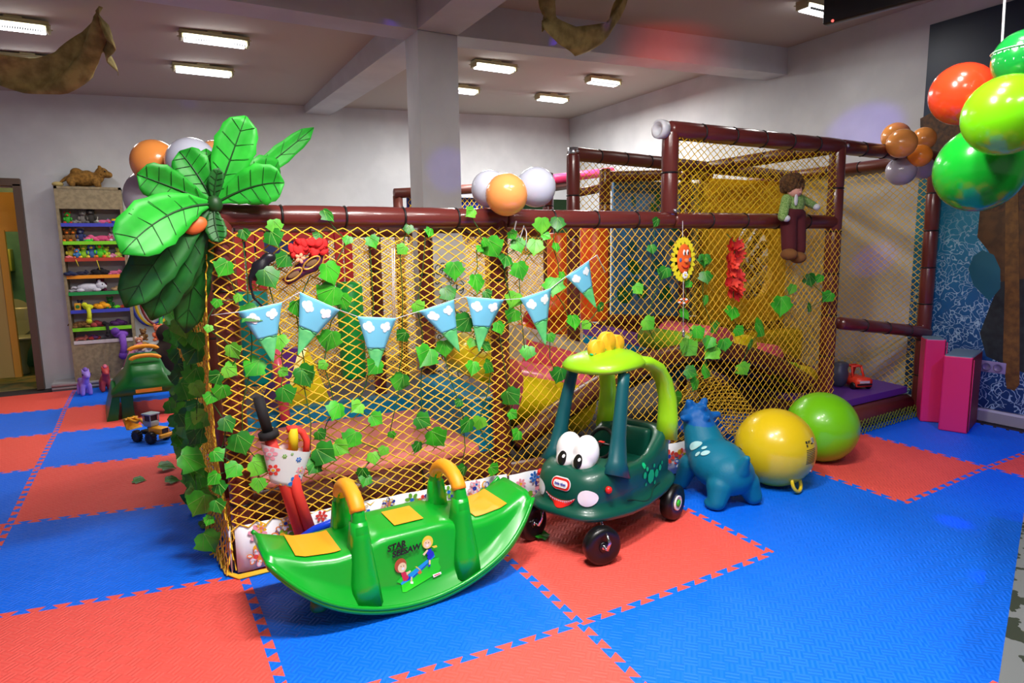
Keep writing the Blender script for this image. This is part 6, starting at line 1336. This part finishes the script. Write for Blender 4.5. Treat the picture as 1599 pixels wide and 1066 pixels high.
# ================================================================== RIGHT END
pv = mat('pink_vinyl_block', (226, 40, 104), .45, bump=(7, .2)); pgrey = mat('grey_vinyl_top', (110, 140, 150), .5); pdark = mat('maroon_vinyl_side', (130, 20, 34), .5)
ztp = UY(1440, 532, -.2).z
def pinkblock(f0, f1, depth, label, ztop):
    f0, f1 = V(f0), V(f1); d = (f1 - f0).normalized(); nrm = V((-d.y, d.x, 0)); g0, g1 = f0 + nrm * depth, f1 + nrm * depth
    o = thing('foam_block', label, 'foam block', (f0 + g1) / 2, group='tall pink foam blocks'); up = V((0, 0, ztop)); b = MB(); bv_ = .012
    core = bmesh.new(); vs = [core.verts.new(p) for p in (f0, f1, g1, g0, f0 + up, f1 + up, g1 + up, g0 + up)]
    fl = [(3, 2, 1, 0), (4, 5, 6, 7), (0, 1, 5, 4), (1, 2, 6, 5), (2, 3, 7, 6), (3, 0, 4, 7)]
    for f in fl: core.faces.new([vs[i] for i in f])
    bmesh.ops.bevel(core, geom=core.edges[:], offset=bv_, segments=3, profile=.5, affect='EDGES'); core.verts.index_update(); core.normal_update()
    side_n = d
    for f in core.faces:
        n_ = f.normal; m = pgrey if n_.z > .7 else pdark if n_.dot(side_n) > .7 else pv
        k = len(b.v); b.v += [v.co.copy() for v in f.verts]; b.f.append(list(range(k, k + len(f.verts)))); b.m.append(b.mi(m)); b.sm.append(False)
    core.free(); obj('vinyl_cover', b, o)
    e = MB(); e.tube([f1 + nrm * .002 + V((.004, -.004, .02)), f1 + V((.004, -.004, ztop - .02))], .003, pv, 5); obj('seam', e, o)
pm_ = UZ(1466, 662); pinkblock(UZ(1436, 658), UZ(1468, 660.5), .2, 'farther pink foam block standing against the left end of the pair by the mural', ztp); pinkblock(UZ(1464, 671), UZ(1510, 678), .4, 'nearer pink foam block with maroon side beside the wall socket', UY(1490, 556, -.42).z)
# purple platform in the corner
PUR = mat('purple_mat_vinyl', (92, 50, 140), .5, bump=(10, .15))
b = MB(); zp_ = .22; f0, f1 = UZ(1312, 648, zp_), UZ(1436, 612, zp_); b.hexa([V((XF + .06, f0.y + .22, zp_ - .05)), V((f1.x + .12, f1.y + .16, zp_ - .05)), V((5.03, 1.25, zp_ - .05)), V((XF + .06, 1.25, zp_ - .05)), V((XF + .06, f0.y + .22, zp_)), V((f1.x + .12, f1.y + .16, zp_)), V((5.03, 1.25, zp_)), V((XF + .06, 1.25, zp_))], PUR)
PLT = thing('corner_platform', 'low platform with a purple vinyl mat right of the front post', 'platform', (4.4, .5, 0)); obj('purple_mat', b, PLT)
e0, e1 = V((XF + .06, f0.y + .2, .09)), V((f1.x + .1, f1.y + .16, .09)); b = MB(); b.tube([e0, e0.lerp(e1, .5), e1], .075, PADD, 14); obj('padded_kerb', b, PLT)
b = MB(); b.box((4.4, .7, .085), (1.2, 1.0, .17), mat('platform_base', (84, 40, 34), .6)); obj('base', b, PLT)
# skirt of green net along its foot
b = MB(); net('n', lambda s, t: e0.lerp(e1, s) + V((0, -.085 - .02 * (1 - t), -.085 + t * .09)), 44, 5, r=.003, m=mat('olive_net', (120, 140, 30), .6), mb=b); obj('net_edge', b, PLT)
tp = UZ(1334, 604, zp_); TT = thing('toy_truck', 'red toy car with open cab on the purple platform', 'toy car', tp, math.radians(-112), sc=.62); rr2 = mat('toy_red', (226, 60, 34), .4)
b = MB(); b.loft([[V((x, y, z)) for y, z in ((-.1, .04), (.1, .04), (.105, .12), (.07, .15), (-.07, .15), (-.105, .12))] for x in (-.17, .0, .15, .19)], rr2); obj('body', b, TT, local=True)
b = MB()
for y in (-.075, .075): b.tube([(.06, y, .14), (.02, y * .8, .27), (-.08, y * .8, .27), (-.15, y, .14)], .014, rr2, 8)
b.tube([(.02, -.06, .27), (.02, .06, .27)], .014, rr2, 8); b.tube([(-.08, -.06, .27), (-.08, .06, .27)], .014, rr2, 8); obj('roll_cage', b, TT, local=True)
b = MB(); b.box((.193, 0, .1), (.008, .13, .03), mat('toy_grille', (200, 190, 190), .4)); b.box((.194, 0, .07), (.012, .19, .018), BLKP); obj('grille', b, TT, local=True)
for x in (-.1, .12):
    for y in (-.1, .1): b = MB(); b.lathe([(.01, -.02), (.04, -.02), (.046, -.01), (.046, .01), (.04, .02), (.01, .02)], BLKP, 18, at((x, y, .046), (0, 1, 0), (0, 0, 1))); obj('wheel', b, TT, local=True)
tp2 = UZ(1309, 603, zp_); b = blob_mb(lambda q: (q.ell(tp2 + V((0, 0, .09)), (.07, .07, .1), BLKP), q.ell(tp2 + V((.02, 0, .17)), (.065, .06, .03), BLKP)), mat('dark_grey_plastic', (70, 76, 90), .4), .014, 3); b.v = [V((v.x, v.y, max(v.z, zp_))) for v in b.v]; obj('toy_bucket', b, label='dark grey toy bucket beside the red toy car', cat='toy bucket')

# patterned cloth at the right edge: a bench covered with a black and white weave
def weave():
    m = bpy.data.materials.new('black_white_weave'); m.use_nodes = True; nt = m.node_tree; L = nt.links; bs = nt.nodes['Principled BSDF']; bs.inputs['Roughness'].default_value = .95
    tc = nt.nodes.new('ShaderNodeTexCoord'); w = nt.nodes.new('ShaderNodeTexWave'); w.bands_direction = 'Z'; w.inputs['Scale'].default_value = 8; w.inputs['Distortion'].default_value = 4; w.inputs['Detail'].default_value = 2; L.new(tc.outputs['Object'], w.inputs['Vector'])
    v = nt.nodes.new('ShaderNodeTexVoronoi'); v.inputs['Scale'].default_value = 70; L.new(tc.outputs['Object'], v.inputs['Vector'])
    a = nt.nodes.new('ShaderNodeMath'); a.operation = 'MULTIPLY_ADD'; a.inputs[1].default_value = .35; L.new(v.outputs['Distance'], a.inputs[0]); L.new(w.outputs['Fac'], a.inputs[2])
    r = nt.nodes.new('ShaderNodeValToRGB'); r.color_ramp.interpolation = 'CONSTANT'; r.color_ramp.elements[0].color = lin((30, 38, 26)); r.color_ramp.elements[1].position = .84; r.color_ramp.elements[1].color = lin((96, 100, 102)); L.new(a.outputs[0], r.inputs['Fac']); L.new(r.outputs['Color'], bs.inputs['Base Color'])
    return m
q0, q1 = UZ(1566, 1066), UZ(1592, 880)
dd = (q1 - q0).normalized(); nn = V((dd.y, -dd.x, 0)); qa = q0 - dd * .55; qb = UZ(1598, 838)
b = MB(); vs8 = [qa, qb, qb + nn * .5, qa + nn * .5]; b.hexa([V((p.x, p.y, 0)) for p in (vs8[0], vs8[3], vs8[2], vs8[1])] + [V((p.x, p.y, .3)) + nn * .0 for p in (vs8[0], vs8[3], vs8[2], vs8[1])], weave()); obj('covered_bench', b, label='low bench covered in a black and white woven cloth at the right edge', cat='bench')

# ================================================================== CEILING LAMPS, NETS, SCREEN
housing = mat('lamp_housing', (176, 170, 130), .4, metal=.3); glow = mat('lamp_glow', (255, 255, 255), .5, emit=((250, 252, 255), 9.0)); fin = mat('lamp_louvre', (70, 72, 70), .5)
LMP = [((336, 70), 108, 'ceiling lamp in the upper row left of the column'), ((318, 117), 94, 'ceiling lamp in the lower row left of the column'), ((772, 111), 84, 'ceiling lamp just right of the column, upper of the two'), ((722, 146), 60, 'ceiling lamp half hidden by the column'), ((942, 133), 70, 'rightmost ceiling lamp of the back bay'), ((862, 159), 64, 'lowest ceiling lamp right of the column'), ((24, 48), 92, 'ceiling lamp cut off by the left edge, upper one'), ((46, 102), 84, 'ceiling lamp at the far left, lower one'), ((1275, 22), 80, 'ceiling lamp beside the black screen')]
LPOS = []
for (px, py), w, lab in LMP:
    zz_ = cz(2) - .09; p = UZ(px, py, zz_); L_ = pxsize(p, w) * .78; zz_ = cz(p.x) - .085; p = UZ(px, py, zz_)
    o = thing('ceiling_lamp', lab, 'ceiling lamp', (p.x, p.y, zz_), group='louvred ceiling lamps'); hl = L_ / 2
    b = MB(); b.box((0, 0, .058), (L_ + .06, .11, .03), housing, bev=.006)
    for s in (-1, 1): b.box((s * (hl + .02), 0, .03), (.02, .1, .04), housing, bev=.004)
    b.tube([(-hl - .04, -.055, .045), (hl + .04, -.055, .045)], .004, housing, 6); b.tube([(-hl - .04, .055, .045), (hl + .04, .055, .045)], .004, housing, 6); b.box((0, 0, .0745), (.1, .1, .02), housing); obj('housing', b, o, local=True)
    b = MB(); b.box((0, 0, .022), (L_, .1, .03), glow, bev=.006); obj('tube_light', b, o, local=True, label='glowing tube')
    b = MB(); k = 24
    for i in range(k): b.box((-hl + L_ * (i + .5) / k, -.055, .006), (.006, .01, .016), fin)
    obj('louvre', b, o, local=True); LPOS.append((p.x, p.y, zz_, L_))
olive = mat('camouflage_cloth', (176, 160, 96), .95, vary=((130, 116, 66), 12))
def drape_net(top, sag, label, y0):
    """cloth hung between ceiling points; top pixels with y depth"""
    P = [UY(*q[:2], q[2]) for q in top]; rows = []
    for j in range(9):
        t = j / 8; row = []
        for i in range(33):
            u = i / 32 * (len(P) - 1); k = min(int(u), len(P) - 2); f = u - k; p = P[k].lerp(P[k + 1], f); lo = sag(i / 32); p = p + V((.03 * math.sin(9 * t + 12 * i / 32), .05 * math.sin(5 * i / 32 + 3 * t) + .12 * t, -lo * t)); p.z = min(p.z, cz(p.x) - .03 - .01 * t); row.append(p)
        rows.append(row)
    b = MB(); b.sheet(rows, olive, th=.004); obj('camouflage_net', b, label=label, cat='hanging net', group='camouflage nets on the ceiling')
drape_net([(-20, 82, 2.4), (40, 88, 2.4), (90, 80, 2.35), (130, 48, 2.3), (152, 12, 2.2), (160, 14, 2.2), (172, 66, 2.2)], lambda u: .16 + .1 * math.sin(PI * u), 'olive camouflage net draped across the top left of the ceiling', 2.4)
drape_net([(862, -40, .7), (866, 2, .72), (880, 24, .75), (905, 40, .8), (945, 34, .85), (970, 4, .9), (985, -40, .9)], lambda u: .1 + .06 * math.sin(PI * u) + .1 * (u < .12), 'olive camouflage net looped from the ceiling right of the column', .8)
t0, t1, t2 = UZ(1290, 40, 2.6), UZ(1425, 4, 2.6), UZ(1282, -10, 2.6)
TV = thing('black_screen', 'black flat screen hung from the ceiling at the top right', 'screen', (t0 + t1) / 2); d = (t1 - t0).normalized(); d.z = 0; d.normalize(); nrm = V((-d.y, d.x, 0)); bk = mat('screen_black', (12, 12, 14), .35)
b = MB(); M_ = at(t0, (0, 0, 1), d); b.box((.48, .0, .17), (.98, .06, .34), bk, M_, bev=.01); b.box((.48, .05, .17), (.7, .06, .24), bk, M_, bev=.01); obj('case', b, TV)
b = MB(); b.box((.48, .1, .2), (.06, .05, .2), bk, M_); hz = cz(t0.x) - t0.z; b.box((.48, .1, .2 + (hz - .21) / 2), (.04, .04, hz - .21), bk, M_); obj('bracket', b, TV)
b = MB(); b.ell(M_ @ V((.05, -.03, .008)), .008, mat('standby_dot', (255, 120, 110), .4, emit=((255, 90, 80), 2.0)), 8, 6); obj('standby_light', b, TV)

# ================================================================== LIGHT
def area(loc, size, power, rgb=(255, 250, 244), rot=(0, 0, 0), sy=None):
    l = bpy.data.lights.new('lamp', 'AREA'); l.energy = power; l.color = lin(rgb)[:3]; l.shape = 'RECTANGLE'; l.size = size; l.size_y = sy or size
    o = bpy.data.objects.new('lamp', l); COL.objects.link(o); o.location = loc; o.rotation_euler = rot; return o
for i, (x, y, z, L_) in enumerate(LPOS):
    area((x, y, z - .03), L_, (14.0 if i in (0, 1) else 7.0 if i in (6, 7, 8) else 38.0), sy=.12)
zc_ = cz(0) - .1                                    # lamps of the near bays, above and behind the camera
area((.5, -1.45, zc_ - .02), .6, 88, sy=.16); area((1.5, -1.75, zc_ - .02), .6, 74, sy=.16); area((.9, -3.4, zc_), .6, 32, sy=.16); area((.3, -2.6, zc_), .6, 20, sy=.16)
def spot(loc, tgt, power, rgb, ang, blend=.6, r=.03):
    l = bpy.data.lights.new('disco', 'SPOT'); l.energy = power; l.color = lin(rgb)[:3]; l.spot_size = math.radians(ang); l.spot_blend = blend; l.shadow_soft_size = r
    o = bpy.data.objects.new('disco', l); COL.objects.link(o); o.location = loc; o.rotation_euler = (V(tgt) - V(loc)).to_track_quat('-Z', 'Y').to_euler()
DS = V((2.4, -2.6, 2.6))                            # disco projector by the camera wall
VI = (96, 40, 255)
for tg, pw, an in ((UX(1205, 108, XR), 1900, 3.2), (UX(1350, 205, XR), 420, 7), (UX(1365, 405, XR), 260, 4), (UZ(1490, 815), 240, 3), (UZ(1548, 905), 240, 3), (UZ(1440, 975), 150, 4), (UY(700, 265, cF), 140, 5), (UY(868, 70, cF), 240, 1.6), (UY(610, 40, cF), 160, 1.6)):
    spot(DS, tg, pw, VI, an)
spot((3.4, .6, 2.2), UZ(960, 120, 3.0), 34, (255, 60, 40), 70, 1.0)
spot((2.2, -2.9, 2.5), (4.8, -1.4, 0), 200, (120, 70, 255), 60, 1.0); spot((-1.2, -2.9, 2.5), (-1.2, 1.2, 0), 46, (110, 80, 255), 60, 1.0)
area((-1.7, 5.9, 2.35), .4, 16, (255, 210, 130))
w = bpy.data.worlds.new('world'); SC.world = w; w.use_nodes = True; w.node_tree.nodes['Background'].inputs[0].default_value = (.5, .55, .7, 1); w.node_tree.nodes['Background'].inputs[1].default_value = .0
make_camera()
SC.view_settings.view_transform = 'Standard'; SC.view_settings.look = 'None'; SC.view_settings.gamma = 1; SC.view_settings.use_curve_mapping = False
SC.view_settings.exposure = 0.0
